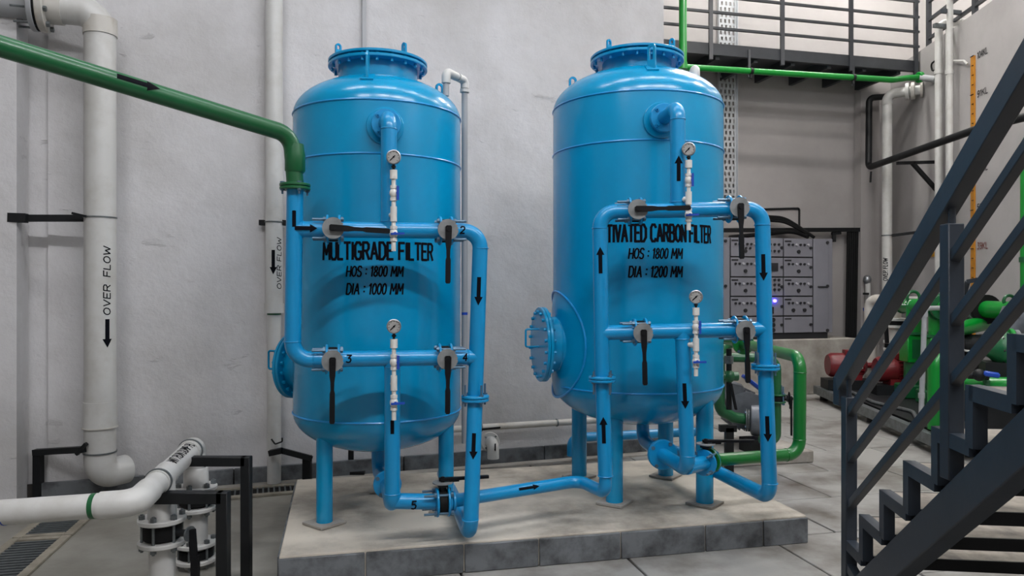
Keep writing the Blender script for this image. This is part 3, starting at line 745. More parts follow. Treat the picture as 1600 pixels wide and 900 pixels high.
pipe(pw2, [nc2 + d2n * (R2 + 0.06), dt2, j2], bend=0.065); weld(pw2, dt2 - Z * 0.066, Z); weld(pw2, j2 + Z * 0.043, Z)
dl2 = along2(1066, False); bt2 = V(P(1075, 735, M2Y).x, M2Y, PT + 0.335)
o2 = P(1036, 713, 4.32); o2.z = bt2.z; od = (o2 - bt2).normalized()
pipe(pw2, [dl2, bt2, o2], bend=0.075); weld(pw2, dl2 - Z * 0.043, Z); weld(pw2, bt2 + Z * 0.08, Z)
flange_pair(pw2, o2 + od * 0.01, od, r=0.088, bl=0.06)
pipe(pw2, [o2 + od * 0.02, V(C2.x + 0.03, C2.y - 0.05, bt2.z), V(C2.x + 0.03, C2.y - 0.05, PT + 0.50)], bend=0.11)
v2e = P(1103, 721, 4.15); v2e.z = bt2.z; ed = (v2e - bt2).normalized()
pipe(pw2, [bt2 + Z * 0.012 + od * 0.02, v2e - ed * 0.035])
arrow_on(pw2, a2f, a2, 407, PR, 0.14); arrow_on(pw2, r2_bot, a2f, 670, PR * 0.98, 0.14)
arrow_on(pw2, b2, b2f, 418, PR, 0.14); arrow_on(pw2, b2f, foot2, 668, PR, 0.135)
arrow(pw2, V(dt2.x, dt2.y, EYE + (450 - 265) / F * dt2.y), Z, PR, 0.135, face=to_cam(dt2) + V(0.12, 0, 0))
ax = bt2 - dl2; arrow_on(pw2, dl2, bt2, 617, PR, 0.135)
S2 = V(0, -1, 0)
valve('butterfly valve with lever level along pipe under the carbon filter inlet, pointing right', along2(992), u2, V(0.12, -1, 0), 'open', bolt_side=-1)
valve('butterfly valve at upper right of carbon filter manifold, lever hanging over panel', along2(1147), u2, S2, 'down', bolt_side=-1)
valve('butterfly valve at lower left of carbon filter manifold, lever hanging', along2(1000, False), l2, S2, 'down', bolt_side=-1)
valve('butterfly valve at lower right of carbon filter manifold, lever hanging', along2(1156, False), l2, S2, 'down', bolt_side=-1)
valve('floor-level butterfly valve between blue bend and green pipe, lever flat on top', v2e, ed, Z, 'open', bolt_side=-1, lever_len=0.27, tilt=math.atan2(ed.y, ed.x))
wl = V(dt2.x, dt2.y, EYE + (450 - 311) / F * (dt2.y - 0.05)); sampler(P(1076, 311, wl.y - 0.055), wl, 'white sampling valve tree on the upper drop pipe of the carbon filter', 'round pressure gauge highest on the carbon filter, beside an up arrow', 0.92)
wq = dl2 + ax * ((535 - 516) / (735 - 516)); sampler(P(1087.5, 540, wq.y - 0.06), V(wq.x, wq.y, EYE + (450 - 538) / F * (wq.y - 0.05)), 'white sampling valve tree on the lower drop pipe of the carbon filter', 'round pressure gauge below the lettering of the carbon filter', 0.90)

# ---------------------------------------------------------------- green pipes
gi = thing('inlet_pipe', 'dark green pipe coming down from upper left to the multigrade filter', 'pipe', a_top)
g_el = m1(455, 211); g_far = P(0, 72, 2.75); g_far2 = g_far + (g_far - g_el) * 0.9
pipe(gi, [g_far2, g_el, a_top + Z * 0.02], m='green', bend=0.09, r=0.041)
flange_pair(gi, a_top, Z, r=0.074, m='green', up=False, bl=0.06)
obj('sleeve', MB().lathe([(0.0415, -0.085), (0.049, -0.075), (0.049, 0.0), (0.043, 0.04), (0.0415, 0.055)], V(a_top.x, a_top.y, 0) + Z * (EYE + (450 - 243) / F * a_top.y), Z, 24), 'green', gi)
gd = (g_el - g_far).normalized(); gp = P(163, 121, 1); k = 0.355; gq = g_far + (g_el - g_far) * k
arrow(gi, gq + gd * 0.05, gd, 0.041, 0.17, 0.022, face=V(0.15, -1, 0.35))
# green backwash pipe at the right of the second filter
gb = thing('outlet_pipe', 'bright green pipe loop standing right of the activated carbon filter', 'pipe', V(v2e.x, v2e.y, PT))
gA = v2e + ed * 0.035; gB = P(1249, 712, 4.34); gB.z = bt2.z; gC = V(P(1250, 560, 4.34).x, 4.34, EYE + (450 - 558) / F * 4.34)
gD = V(P(1153, 536, 5.5).x, 5.5, gC.z)
pipe(gb, [gA, gB, gC, gD], r=0.036, m='green_shaded', bend=0.085)
weld(gb, gC - Z * 0.088, Z, 0.036, 'green_shaded'); weld(gb, gB + Z * 0.088, Z, 0.036, 'green_shaded'); weld(gb, gB + (gA - gB).normalized() * 0.09, gA - gB, 0.036, 'green_shaded')
gdir = (gD - gC).normalized()
flange_pair(gb, gA + ed * 0.0, ed, r=0.074, m='green_shaded', bolts=0)
flange_pair(gb, gD - gdir * 0.12, gdir, r=0.078, m='green_shaded', bl=0.05)
pipe(gb, [gD, gD + gdir * 0.35 - U * 0.0, gD + gdir * 0.35 - U * 0.25], r=0.036, m='green_shaded', bend=0.08)

# booster pump behind the second filter
pd = 6.2
bp = thing('booster_pump', 'grey and green pump on a small concrete pad behind the carbon filter', 'pump', on_level(1190, 718, 0))
pc_ = P(1178, 657, pd); pc_.z = 0.36
obj('pad', MB().obox(V(pc_.x + 0.05, pc_.y + 0.15, 0.05), U, W, Z, (0.85, 0.45, 0.10)), 'concrete_pale', bp, bevel=0.008)
pu = (U * 0.86 + W * -0.5).normalized()
obj('volute', MB().lathe([(0, -0.02), (0.08, -0.02), (0.125, 0.0), (0.13, 0.07), (0.10, 0.10), (0, 0.10)], pc_ - pu * 0.02, pu, 30), 'grey_pump', bp)
obj('suction_flange', MB().disc(pc_ + pu * 0.115, pu, 0.10, 0.03, 28, ch=0.004), 'green', bp)
obj('suction_cover', MB().ball(pc_ + pu * 0.13, 0.075, 16, (0.6, 0.6, 1)), 'green', bp)
mo = pc_ - pu * 0.04 + W * 0.1 + Z * 0.0
obj('motor', MB().cyl(pc_ + W * 0.12 + Z * 0.06, pc_ + W * 0.52 + Z * 0.06 + U * 0.1, 0.16, seg=28), 'grey_pump', bp)
fn = MB(); md = (W * 0.4 + U * 0.1).normalized(); mx, my = fn.frame(md)
for k in range(24):
    a = 2 * PI * k / 24; e = mx * math.cos(a) + my * math.sin(a); q = pc_ + W * 0.14 + Z * 0.06 + e * 0.165
    fn.bar(q, q + md * 0.32, 0.006, 0.024, e)
obj('cooling_fins', fn, 'grey_pump', bp, kind='stuff')
obj('fan_cowl', MB().prism([(-0.16, 0.0), (0.16, 0.0), (0.12, 0.14), (-0.07, 0.20), (-0.16, 0.16)], pc_ + W * 0.25 + Z * 0.14 - U * 0.12, U, Z, W, 0.20), 'grey_pump', bp, bevel=0.02)
obj('lifting_strap', MB().bar(pc_ + W * 0.14 + Z * 0.36 - U * 0.02, pc_ + W * 0.10 + Z * 0.15 + U * 0.25, 0.06, 0.03), 'handle_blue', bp, bevel=0.006)
obj('foot', MB().obox(V(pc_.x, pc_.y, 0.15), U, W, Z, (0.16, 0.20, 0.12)), 'black_steel', bp)
ps = thing('suction_pipe', 'green pipe bending down into the grey pump behind the carbon filter', 'pipe', pc_ - U * 0.3)
q0 = P(1124, 545, pd - 0.1); q1 = P(1124, 640, pd - 0.05); q2 = pc_ - pu * 0.02 
pipe(ps, [P(1150, 532, pd + 0.1), q0, q1, P(1146, 652, pd - 0.02), q2], r=0.045, m='green', bend=0.09)
flange_pair(ps, pc_ - pu * 0.05, pu, r=0.095, m='iron', bl=0.05)
rs = thing('riser_pipe', 'thin green riser with lever valve behind the right blue downpipe', 'pipe', on_level(1214, 716, 0.1))
r0 = P(1213, 560, 6.0); r1 = P(1213, 690, 6.0)
pipe(rs, [r0 - U * 0.4 + W * 0.2, r0, r1, r1 - U * 0.14 + Z * 0.03], r=0.038, m='green', bend=0.09)
valve('butterfly valve with iron hardware on the thin green riser, lever hanging', P(1213, 622, 6.0), Z, U * 0.9 - W * 0.4, 'back', 'green', 0.30, plate='rubber', group='lever valves on green pipes')
bs = thing('valve_stand', 'black steel valve and stand behind the carbon filter tank', 'stand', on_level(1139, 735, 0))
sx = P(1139, 650, 5.6)
obj('post', MB().bar(V(sx.x, sx.y, 0.0), P(1139, 668, 5.6), 0.06, 0.05, V(0, 1, 0)), 'black_steel', bs)
obj('cross_bar', MB().bar(P(1124, 669, 5.6), P(1150, 669, 5.6), 0.05, 0.05), 'black_steel', bs)
bv = thing('vertical_valve', 'black vertical valve stem with hose fittings beside the tank bottom', 'valve', P(1139, 640, 5.75))
obj('stem', MB().cyl(P(1139, 640, 5.75), P(1139, 545, 5.75), 0.022, seg=12), 'black_steel', bv)
obj('coupling', MB().cyl(P(1139, 568, 5.75), P(1139, 556, 5.75), 0.036, seg=8), 'iron', bv)
obj('valve_body', MB().ball(P(1139, 588, 5.75), 0.05, 14).cyl(P(1126, 588, 5.75), P(1153, 588, 5.75), 0.035, seg=12), 'green', bv)
obj('hand_lever', MB().bar(P(1142, 600, 5.7), P(1150, 640, 5.7), 0.03, 0.015), 'lever', bv)

# ================================================================== WHITE PIPES ON THE BACK WALL (LEFT)
def ring(parent, p, d, r, m='black_steel', t=0.012, name='clamp'):
    return obj(name, MB().lathe([(r, -t / 2), (r + 0.005, -t / 2), (r + 0.005, t / 2), (r, t / 2)], p, d, 28, closed=True), m, parent)
ov_d = 5.0; ovx = P(156.5, 450, ov_d).x
ov = thing('overflow_pipe', 'wide white overflow downpipe on the left wall, elbowed at both ends', 'pipe', V(ovx, ov_d, P(156, 770, ov_d).z))
o_top = V(ovx, ov_d, P(155, 20, ov_d).z); o_bot = V(ovx, ov_d, P(155, 742, ov_d).z)
pipe(ov, [o_top - WU * 0.40, o_top, o_bot, o_bot + V(0.085, 0.17, 0)], r=0.098, m='pvc', bend=0.13, seg=32)
obj('socket', MB().cyl(V(ovx, ov_d, P(0, 56, ov_d).z), V(ovx, ov_d, P(0, 30, ov_d).z), 0.105, seg=32), 'pvc_old', ov)
obj('socket', MB().cyl(V(ovx, ov_d, P(0, 627, ov_d).z), V(ovx, ov_d, P(0, 668, ov_d).z), 0.104, seg=32), 'pvc', ov)
ring(ov, V(ovx, ov_d, P(0, 340, ov_d).z), Z, 0.099, 'iron', 0.008); ring(ov, V(ovx, ov_d, P(0, 706, ov_d).z), Z, 0.099, 'iron', 0.010); ring(ov, V(ovx, ov_d, P(0, 667, ov_d).z), Z, 0.105, 'pvc_old', 0.008, 'collar')
for wd_s, wy in (('OVER', 468), ('FLOW', 409)): on_cyl('lettering', glyphs(wd_s, 0.12, 0.075), V(ovx, ov_d, P(0, wy, ov_d).z), Z, 0.098, to_cam(V(ovx, ov_d, 0)) + V(0.55, 0.1, 0), ov, sx=0.205, sy=0.05, turn=90)
arrow(ov, V(ovx, ov_d, P(0, 520, ov_d).z), -Z, 0.098, 0.19, 0.028, face=to_cam(V(ovx, ov_d, 0)) + V(0.60, 0.1, 0))
fl_c = o_top - WU * 0.33
obj('flange', MB().disc(fl_c, WU, 0.165, 0.05, 36, ch=0.006), 'pvc_old', ov); obj('flange', MB().disc(fl_c - WU * 0.055, WU, 0.165, 0.035, 36, ch=0.006), 'pvc_grey', ov)
obj('gasket', MB().disc(fl_c - WU * 0.031, WU, 0.160, 0.016, 36), 'rubber', ov); obj('collar', MB().cyl(fl_c + WU * 0.02, fl_c + WU * 0.11, 0.108, seg=32), 'pvc_old', ov)
for k in range(8):
    a = PI / 8 + PI / 4 * k; x_, y_ = MB().frame(WU); bolt(ov, fl_c - WU * 0.02 + (x_ * math.cos(a) + y_ * math.sin(a)) * 0.14, WU, 0.012, 0.001)
    q = fl_c + (x_ * math.cos(a) + y_ * math.sin(a)) * 0.14; obj('bolt', MB().cyl(q - WU * 0.16, q + WU * 0.04, 0.008, seg=8).cyl(q + WU * 0.025, q + WU * 0.045, 0.018, seg=6), 'iron', ov)
pipe(ov, [fl_c - WU * 0.05, fl_c - WU * 1.2], r=0.092, m='pvc_grey', seg=28)
# bracket arms
br = thing('wall_bracket', 'black steel arm from the pilaster holding the wide overflow pipe', 'bracket', P(20, 341, 4.95))
obj('arm', MB().bar(P(20, 341, 4.9), P(134, 341, 4.98), 0.04, 0.045), 'black_steel', br)
obj('end_plate', MB().bar(P(14, 340, 4.86), P(42, 341, 4.88), 0.05, 0.06), 'black_steel', br); obj('hook', MB().bar(P(113, 333, 4.9), P(134, 338, 4.9), 0.02, 0.015), 'black_steel', br)
pf = thing('pipe_stand', 'black square-tube stand beside the foot of the wide overflow pipe', 'stand', on_level(60, 778))
sb = on_level(60, 784); st = V(sb.x, sb.y, P(60, 702, sb.y).z)
obj('post', MB().bar(sb, st, 0.05, 0.05, V(0, 1, 0)), 'black_steel', pf); obj('arm', MB().bar(st + V(-0.02, 0, -0.02), P(132, 702, 4.9), 0.05, 0.04), 'black_steel', pf); obj('clip', MB().bar(P(120, 710, 4.88), P(135, 693, 4.88), 0.03, 0.02), 'black_steel', pf)
# narrower overflow pipe left of the first filter
n_p = wall_pt(428) + WN * 0.10
nv = thing('overflow_pipe', 'narrow white overflow downpipe on the wall just left of the multigrade filter', 'pipe', n_p)
nd = n_p.y
pipe(nv, [V(n_p.x, nd, 0.02), V(n_p.x, nd, P(0, 485, nd).z)], r=0.050, m='pvc', seg=24); pipe(nv, [V(n_p.x, nd, P(0, 485, nd).z), V(n_p.x, nd, CEIL)], r=0.063, m='pvc', seg=24)
obj('socket', MB().cyl(V(n_p.x, nd, P(0, 489, nd).z), V(n_p.x, nd, P(0, 474, nd).z), 0.069, seg=24), 'pvc', nv)
obj('paint_band', MB().cyl(V(n_p.x, nd, P(0, 492, nd).z), V(n_p.x, nd, P(0, 489, nd).z), 0.0515, seg=24), 'green', nv)
ring(nv, V(n_p.x, nd, P(0, 347, nd).z), Z, 0.064, 'iron', 0.008)
for wd_s, wy in (('OVER', 433), ('FLOW', 390)): on_cyl('lettering', glyphs(wd_s, 0.12, 0.07), V(n_p.x, nd, P(0, wy, nd).z), Z, 0.063, to_cam(n_p) + V(0.75, 0.15, 0), nv, sx=0.175, sy=0.04, turn=90)
arrow(nv, V(n_p.x, nd, P(0, 410, nd).z), -Z, 0.063, 0.18, 0.024, face=to_cam(n_p) + V(-0.1, 0, 0))
nb = thing('wall_bracket', 'small black bracket clamping the narrow overflow pipe', 'bracket', P(411, 350, nd + 0.05))
obj('arm', MB().bar(P(406, 348, nd + 0.02), P(413.5, 348, nd + 0.02), 0.05, 0.04), 'black_steel', nb); obj('arm', MB().bar(P(441.5, 348, nd + 0.02), P(452, 349, nd + 0.02), 0.05, 0.04), 'black_steel', nb)
ns = thing('pipe_stand', 'black bent steel stand at the foot of the narrow overflow pipe', 'stand', on_level(480, 756))
q = on_level(480, 757); zt_ = P(480, 712, q.y).z
obj('post', MB().bar(q, V(q.x, q.y, zt_), 0.06, 0.05, V(0, 1, 0)), 'black_steel', ns); obj('arm', MB().bar(V(q.x + 0.03, q.y, zt_ - 0.02), P(440, 704, nd - 0.09), 0.05, 0.04).bar(P(440, 704, nd - 0.09), P(421, 708, nd - 0.09), 0.05, 0.04), 'black_steel', ns)
obj('wire_tie', MB().sweep([P(424, 686, nd - 0.07), P(430, 694, nd - 0.07), P(441, 690, nd - 0.07), P(441, 684, nd - 0.07)], 0.006, 0.01, 6), 'black_steel', ns)
bpst = thing('support_post', 'short black steel post against the kerb behind the multigrade filter', 'post', on_level(549, 742))
q = on_level(549, 743); obj('post', MB().bar(q, V(q.x, q.y, P(0, 690, q.y).z), 0.04, 0.04, V(0, 1, 0)), 'black_steel', bpst); obj('base', MB().box(q + Z * 0.02 + V(0.05, -0.02, 0), (0.12, 0.06, 0.04)), 'black_steel', bpst)
# conduits
cq = wall_pt(568) + WN * 0.026
tag(obj('cable_conduit', MB().bar(V(cq.x, cq.y, 2.2), V(cq.x, cq.y, CEIL), 0.03, 0.035, WN).bar(V(cq.x, cq.y, 2.2), V(cq.x, cq.y, 2.26), 0.04, 0.045, WN), 'pvc_grey', None), 'slim white conduit on the wall above the multigrade filter lid', 'conduit')
cq = wall_pt(420) + WN * 0.018
tag(obj('cable_conduit', MB().bar(V(cq.x, cq.y, P(0, 460, cq.y).z), V(cq.x, cq.y, CEIL), 0.05, 0.024, WN).bar(V(cq.x, cq.y, 1.5), V(cq.x, cq.y, 1.56), 0.056, 0.03, WN), 'pvc', None), 'slim white conduit on the wall behind the narrow overflow pipe', 'conduit')
# vent pipes on the domes
vt = thing('vent_pipe', 'thin grey-white vent pipe hooking down behind the multigrade filter dome', 'pipe', P(725, 600, 4.62))
va = P(697, 150, 4.46); vb = P(697, 112, 4.46); vc = P(726, 126, 4.62)
pipe(vt, [va, vb, vc, V(vc.x, vc.y, 0.5)], r=0.019, m='pvc_grey', bend=0.035, seg=14)
obj('elbow', MB().sweep([vb - Z * 0.07, vb, vb + (vc - vb) * 0.55], 0.027, 0.035, 14), 'pvc', vt); obj('elbow', MB().sweep([vc + (vb - vc) * 0.35, vc, vc - Z * 0.05], 0.026, 0.03, 14), 'pvc', vt)
obj('socket', MB().cyl(vc - Z * 0.055, vc - Z * 0.075, 0.029, seg=14), 'pvc', vt); obj('valve_tag', MB().cyl(P(726, 492, 4.62), P(726, 488, 4.62), 0.0195, seg=14), 'handle_blue', vt)
vt2 = thing('vent_pipe', 'white vent bend peeping over the carbon filter dome', 'pipe', P(1085, 140, 5.05))
va = P(1085, 150, 5.05); vb = P(1086, 108, 5.05); pipe(vt2, [va, vb, vb + V(0.03, 0.28, -0.02), vb + V(0.03, 0.28, -2.0)], r=0.026, m='pvc', bend=0.04, seg=14)
obj('elbow', MB().sweep([vb - Z * 0.08, vb, vb + V(0.01, 0.07, 0)], 0.033, 0.03, 14), 'pvc', vt2)
# small pipes along the wall behind the tanks
wp = thing('wall_pipe', 'thin white pipe running low along the wall between both filters', 'pipe', on_level(820, 720))
pipe(wp, [wall_pt(690) + WN * 0.13 + Z * 0.34, wall_pt(990) + WN * 0.13 + Z * 0.34], r=0.027, m='pvc_old', seg=14)
for px in (861, 745): q = wall_pt(px) + WN * 0.13 + Z * 0.34; ring(wp, q, WU, 0.027, 'iron', 0.012)
obj('elbow', MB().cyl(wall_pt(690) + WN * 0.13 + Z * 0.34, wall_pt(690) + WN * 0.13 + Z * 0.06, 0.03, seg=14), 'pvc_old', wp)
wf = thing('flanged_elbow', 'white flanged elbow fitting against the wall behind the blue downpipe', 'fitting', on_level(762, 735))
q = P(764, 690, 5.75); fd = V(0.35, -0.93, 0.1).normalized()
for k in (0, 0.03): obj('flange', MB().disc(q + fd * k, fd, 0.075, 0.018, 24, ch=0.004), 'pvc', wf)
pipe(wf, [q - fd * 0.02, q + fd * 0.10, q + fd * 0.10 - Z * 0.12], r=0.045, m='pvc', bend=0.05)
x_, y_ = MB().frame(fd)
for k in range(4): a = PI / 4 + PI / 2 * k; bolt(wf, q + fd * 0.015 + (x_ * math.cos(a) + y_ * math.sin(a)) * 0.058, fd, 0.008, 0.06, 'iron')
arrow(wf, q + fd * 0.145 - Z * 0.03, -Z, 0.005, 0.06, 0.01, face=fd)
obj('lever', MB().bar(P(742, 672, 5.7), P(782, 668, 5.7), 0.02, 0.012), 'lever', wf)
lp_ = thing('wall_pipe', 'blue pipe running low behind the carbon filter legs', 'pipe', on_level(900, 730))
la0 = on_level(893, 712, 0.08); la1 = V(la0.x, la0.y, P(0, 684, la0.y).z)
pipe(lp_, [la0, la1, la1 + U * 1.25], r=0.038, bend=0.08)

# ================================================================== DRAIN GRATES
def grate(label, c, ex, ey, L, Wd, n, ang=0.0):
    g = thing('drain_grate', label, 'drain grate', c)
    obj('pit_shade', MB().obox(c + Z * 0.003, ex, ey, Z, (L - 0.06, Wd - 0.06, 0.006)), 'rubber', g)  # flat black plate instead of depth, painting the shade below the bars
    for s in (-1, 1):
        obj('frame_bar', MB().obox(c + ey * s * (Wd / 2 - 0.025) + Z * 0.009, ex, ey, Z, (L, 0.05, 0.018)), 'grate_frame', g, bevel=0.003)
        obj('frame_bar', MB().obox(c + ex * s * (L / 2 - 0.02) + Z * 0.009, ex, ey, Z, (0.04, Wd - 0.1, 0.018)), 'grate_frame', g, bevel=0.003)
    me = mesh_of('bar', MB().obox(V(0, 0, 0.010), (ex * math.cos(ang) + ey * math.sin(ang)).cross(Z) * -1 if False else ex, ey, Z, (0.012, Wd - 0.1, 0.008)), 'iron', V(0, 0, 0))
    for k in range(n):
        o = bpy.data.objects.new('bar', me); COL.objects.link(o); o.parent = g; q = ex * (-(L - 0.1) / 2 + (L - 0.1) * (k + 0.5) / n); o.location = q; o.rotation_euler = (0, 0, ang)
    return g
grate('nearest long floor drain grate at the lower left corner', uv(-1.71, 4.28), W, -U, 1.10, 0.32, 24)
grate('short floor drain grate under the white horizontal pipe', uv(-1.71, 5.11), W, -U, 0.52, 0.32, 11)
gw = on_level(398, 770); grate('drain grate along the wall kerb beside the plinth', gw, WU, -WN, 0.86, 0.27, 20)

# ================================================================== PLANT PIPE WITH ITS TWO FLANGED BRANCHES (LOWER LEFT)
pp = thing('plant_pipe', 'white lettered pipe crossing the lower left corner with a sloping bend', 'pipe', P(150, 880, 3.1))
e0 = P(0, 801, 3.06) + (P(0, 801, 3.06) - P(200, 787, 3.12)) * 1.5; e1 = P(212, 786, 3.12); e2 = P(303, 699, 3.90)
pipe(pp, [e0, e1, e2, e2 - Z * 0.25], r=0.052, m='pvc', bend=0.06, seg=26)
dg = (e2 - e1).normalized(); hx = (e1 - e0).normalized()
obj('elbow', MB().sweep([e1 - hx * 0.14, e1, e1 + dg * 0.15], 0.0575, 0.08, 26), 'pvc', pp)
obj('elbow', MB().sweep([e2 - dg * 0.10, e2, e2 - Z * 0.06], 0.0585, 0.05, 26), 'pvc', pp)
obj('paint_band', MB().cyl(e1 - hx * 0.175, e1 - hx * 0.155, 0.053, seg=26), 'green', pp); obj('paint_band', MB().cyl(P(8, 801, 3.062) , P(8, 801, 3.062) + hx * 0.006, 0.0525, seg=26), 'handle_blue', pp)
for k in (0.335, 0.92): ring(pp, e1 + (e2 - e1) * k, dg, 0.0570 if k < .9 else 0.059, 'iron', 0.012)
tee1 = e1 + (e2 - e1) * 0.40; obj('tee', MB().cyl(tee1 - dg * 0.07, tee1 + dg * 0.07, 0.0565, seg=26).cyl(tee1, tee1 - Z * 0.12, 0.0575, seg=24), 'pvc', pp)
on_cyl('lettering', glyphs('PLANT RUN DUMP PUMP', 0.1, 0.065), e1 + (e2 - e1) * 0.69, dg, 0.052, V(0.35, -0.75, 0.75), pp, sx=0.40, sy=0.05, turn=90)
def branch(label, top, z_fl, z_end, label2, second=None):
    b = thing('branch_pipe', label, 'pipe', V(top.x, top.y, z_end), 'flanged white branch pipes')
    pipe(b, [top, V(top.x, top.y, z_fl + 0.02)], r=0.052, m='pvc', seg=24)
    def fl(z, t=0.022, r=0.105):
        obj('flange', MB().disc(V(top.x, top.y, z), Z, r, t, 36, ch=0.004), 'pvc', b)
    fl(z_fl); fl(z_fl - 0.105)
    obj('socket', MB().lathe([(0.053, 0.10), (0.06, 0.09), (0.064, 0.0)], V(top.x, top.y, z_fl + 0.01), Z, 24), 'pvc', b)
    for k in range(6):
        a = PI / 6 + PI / 3 * k; q = V(top.x + 0.085 * math.cos(a), top.y + 0.085 * math.sin(a), 0)
        obj('bolt', MB().cyl(q + Z * (z_fl - 0.14), q + Z * (z_fl + 0.035), 0.007, seg=8).cyl(q + Z * (z_fl + 0.011), q + Z * (z_fl + 0.03), 0.015, seg=6).cyl(q + Z * (z_fl - 0.132), q + Z * (z_fl - 0.116), 0.015, seg=6), 'iron', b)
    pipe(b, [V(top.x, top.y, z_fl - 0.10), V(top.x, top.y, z_end)], r=0.058, m='pvc', seg=24)
    if second is not None:
        fl(second); fl(second - 0.085)
        for k in range(6):
            a = PI / 6 + PI / 3 * k; q = V(top.x + 0.085 * math.cos(a), top.y + 0.085 * math.sin(a), 0)
            obj('bolt', MB().cyl(q + Z * (second - 0.12), q + Z * (second + 0.03), 0.007, seg=8).cyl(q + Z * (second + 0.011), q + Z * (second + 0.028), 0.015, seg=6), 'iron', b)
        obj('gasket', MB().disc(V(top.x, top.y, second - 0.05), Z, 0.085, 0.04, 28), 'rubber', b)
    w = thing('wafer_valve', label2, 'valve', V(top.x, top.y, z_fl - 0.095))
    obj('valve_body', MB().disc(V(top.x, top.y, z_fl - 0.052), Z, 0.082, 0.07, 30, ch=0.004), 'rubber', w)
    s = top + V(0.15, -0.05, 0); z = z_fl - 0.052
    obj('stem', MB().cyl(V(top.x, top.y, z), V(s.x, s.y, z), 0.016, seg=12), 'black_steel', w); obj('notch_plate', MB().disc(V(s.x, s.y, z), V(0.95, -0.3, 0), 0.035, 0.008, 20), 'iron', w)
    obj('lever', MB().bar(V(s.x + 0.01, s.y, z + 0.02), V(s.x + 0.02, s.y, z - 0.12), 0.03, 0.02, V(0, 1, 0)).bar(V(s.x + 0.025, s.y, z - 0.10), V(s.x + 0.025, s.y, z - 0.36), 0.035, 0.022, V(0, 1, 0)), 'lever', w)
    return b
tz = tee1 - Z * 0.09
branch('near white branch pipe dropping from the middle of the plant pipe', V(tz.x, tz.y, tee1.z - 0.05), P(0, 811, tz.y).z, -0.02, 'black wafer valve between the near branch flanges')
f2 = V(e2.x + 0.012, e2.y, e2.z - 0.2)
branch('far white branch pipe dropping from the end of the plant pipe', f2, P(0, 762, f2.y).z, 0.0, 'black wafer valve between the far branch flanges', P(0, 848, f2.y).z)
def portal(label, pxp, py_top, pxl, pyl, d, w):
    s = thing('pipe_support', label, 'support', V(P(pxp, 0, d).x, d, 0)); top = P(pxp, py_top, d); ztop = top.z - w / 2
    obj('post', MB().bar(V(top.x, d, 0.0), V(top.x, d, top.z), w, w, V(0, 1, 0)), 'black_steel', s, bevel=0.003)
    q = P(pxl, pyl, d); obj('arm', MB().bar(V(top.x, d, ztop), V(q.x, d, ztop), w, w), 'black_steel', s, bevel=0.003)
portal('near black square-tube support under the sloping plant pipe', 349, 768, 236, 787, 3.38, 0.052)
portal('far black square-tube support under the end of the plant pipe', 385, 713, 285, 727, 3.72, 0.047)

# ================================================================== STAIR (RIGHT FOREGROUND), rising towards the camera
def sx_(d): return 1.202 + 0.12 * d
SA = V(-0.12, -1, 0).normalized(); SR = V(1, -0.12, 0).normalized()     # up the flight, across the treads
SN = V(1, -0.12, 0).normalized()
SPT = V(sx_(3), 3, 0)
def st(px, py, off=0.0): return on_plane(px, py, SPT + SN * off, SN)
def sd(d, z): return V(sx_(d), d, z)
stair = thing('steel_stair', 'dark grey steel stair with railing rising at the lower right', 'stair', sd(3.6, 0))
h_, b_ = 0.18, 0.246
def step_z(k): return 0.438 + h_ * k
for k in range(-1, 12):
    d0 = 3.35 - b_ * k; zt_ = step_z(k)
    if zt_ < 0.03: continue
    fr_ = sd(d0, zt_); bk = sd(d0 - b_, zt_)
    zl = max(zt_ - h_ - 0.02, 0.0)
    obj('step_bracket', MB().bar(V(fr_.x, fr_.y, zl), fr_, 0.045, 0.05, SA).bar(fr_ - Z * 0.024, bk - Z * 0.024, 0.045, 0.05), 'navy_steel', stair)
    wdt = 1.1; c = (fr_ + bk) / 2 + SR * (wdt / 2 + 0.02)
    tr = obj('tread', MB().obox(c - Z * 0.012, SA, SR, Z, (b_ - 0.01, wdt, 0.02)), 'tread', stair)
    obj('tread_angle', MB().obox(bk + SR * (wdt / 2) - Z * 0.028, SA, SR, Z, (0.008, wdt, 0.052)), 'black_steel', tr)
    obj('tread_angle', MB().obox(fr_ + SR * (wdt / 2) - Z * 0.028, SA, SR, Z, (0.008, wdt, 0.052)), 'black_steel', tr)
def stringer(off, nm):
    s0 = st(1344, 898) ; s1 = st(1544, 700); dv = (s1 - s0).normalized(); up = dv.cross(SR) * -1
    up = SR.cross(dv); up = up if up.z > 0 else -up
    a = s0 - dv * 0.12 - up * 0.068 + SR * off; b = s1 + dv * 2.62 - up * 0.068 + SR * off
    return obj(nm, MB().bar(a, b, 0.075, 0.135, up), 'navy_steel', stair, bevel=0.004), dv, up
_, sdv, sup = stringer(0.02, 'stringer'); stringer(1.12, 'stringer')
def post(d, z0, z1, off=-0.02):
    q = sd(d, 0) - SR * 0.0
    return obj('railing_post', MB().bar(V(q.x, q.y, z0), V(q.x, q.y, z1), 0.055, 0.055, V(0, 1, 0)), 'navy_steel', stair, bevel=0.003)
dp1, dp2 = 3.577, 2.53
p1z, p2z = EYE + (450 - 620) / F * dp1, EYE + (450 - 350) / F * dp2
post(dp1, 0.06, p1z); post(dp2, EYE + (450 - 748) / F * dp2, p2z); post(dp2 - (dp1 - dp2), 1.62, p2z + (p2z - p1z)); post(0.42, 2.45, p2z + 2.02 * (p2z - p1z))
def rail(za, zb, w, hgt, nm, ext0=0.0, ext1=2.70, side=0.0):
    a = sd(dp1, za) - SR * side; b = sd(dp2, zb) - SR * side; dv = (b - a).normalized()
    return obj(nm, MB().bar(a - dv * ext0, b + dv * ext1, w, hgt, sup), 'navy_steel', stair, bevel=0.003)
def zz(y, d): return EYE + (450 - y) / F * d
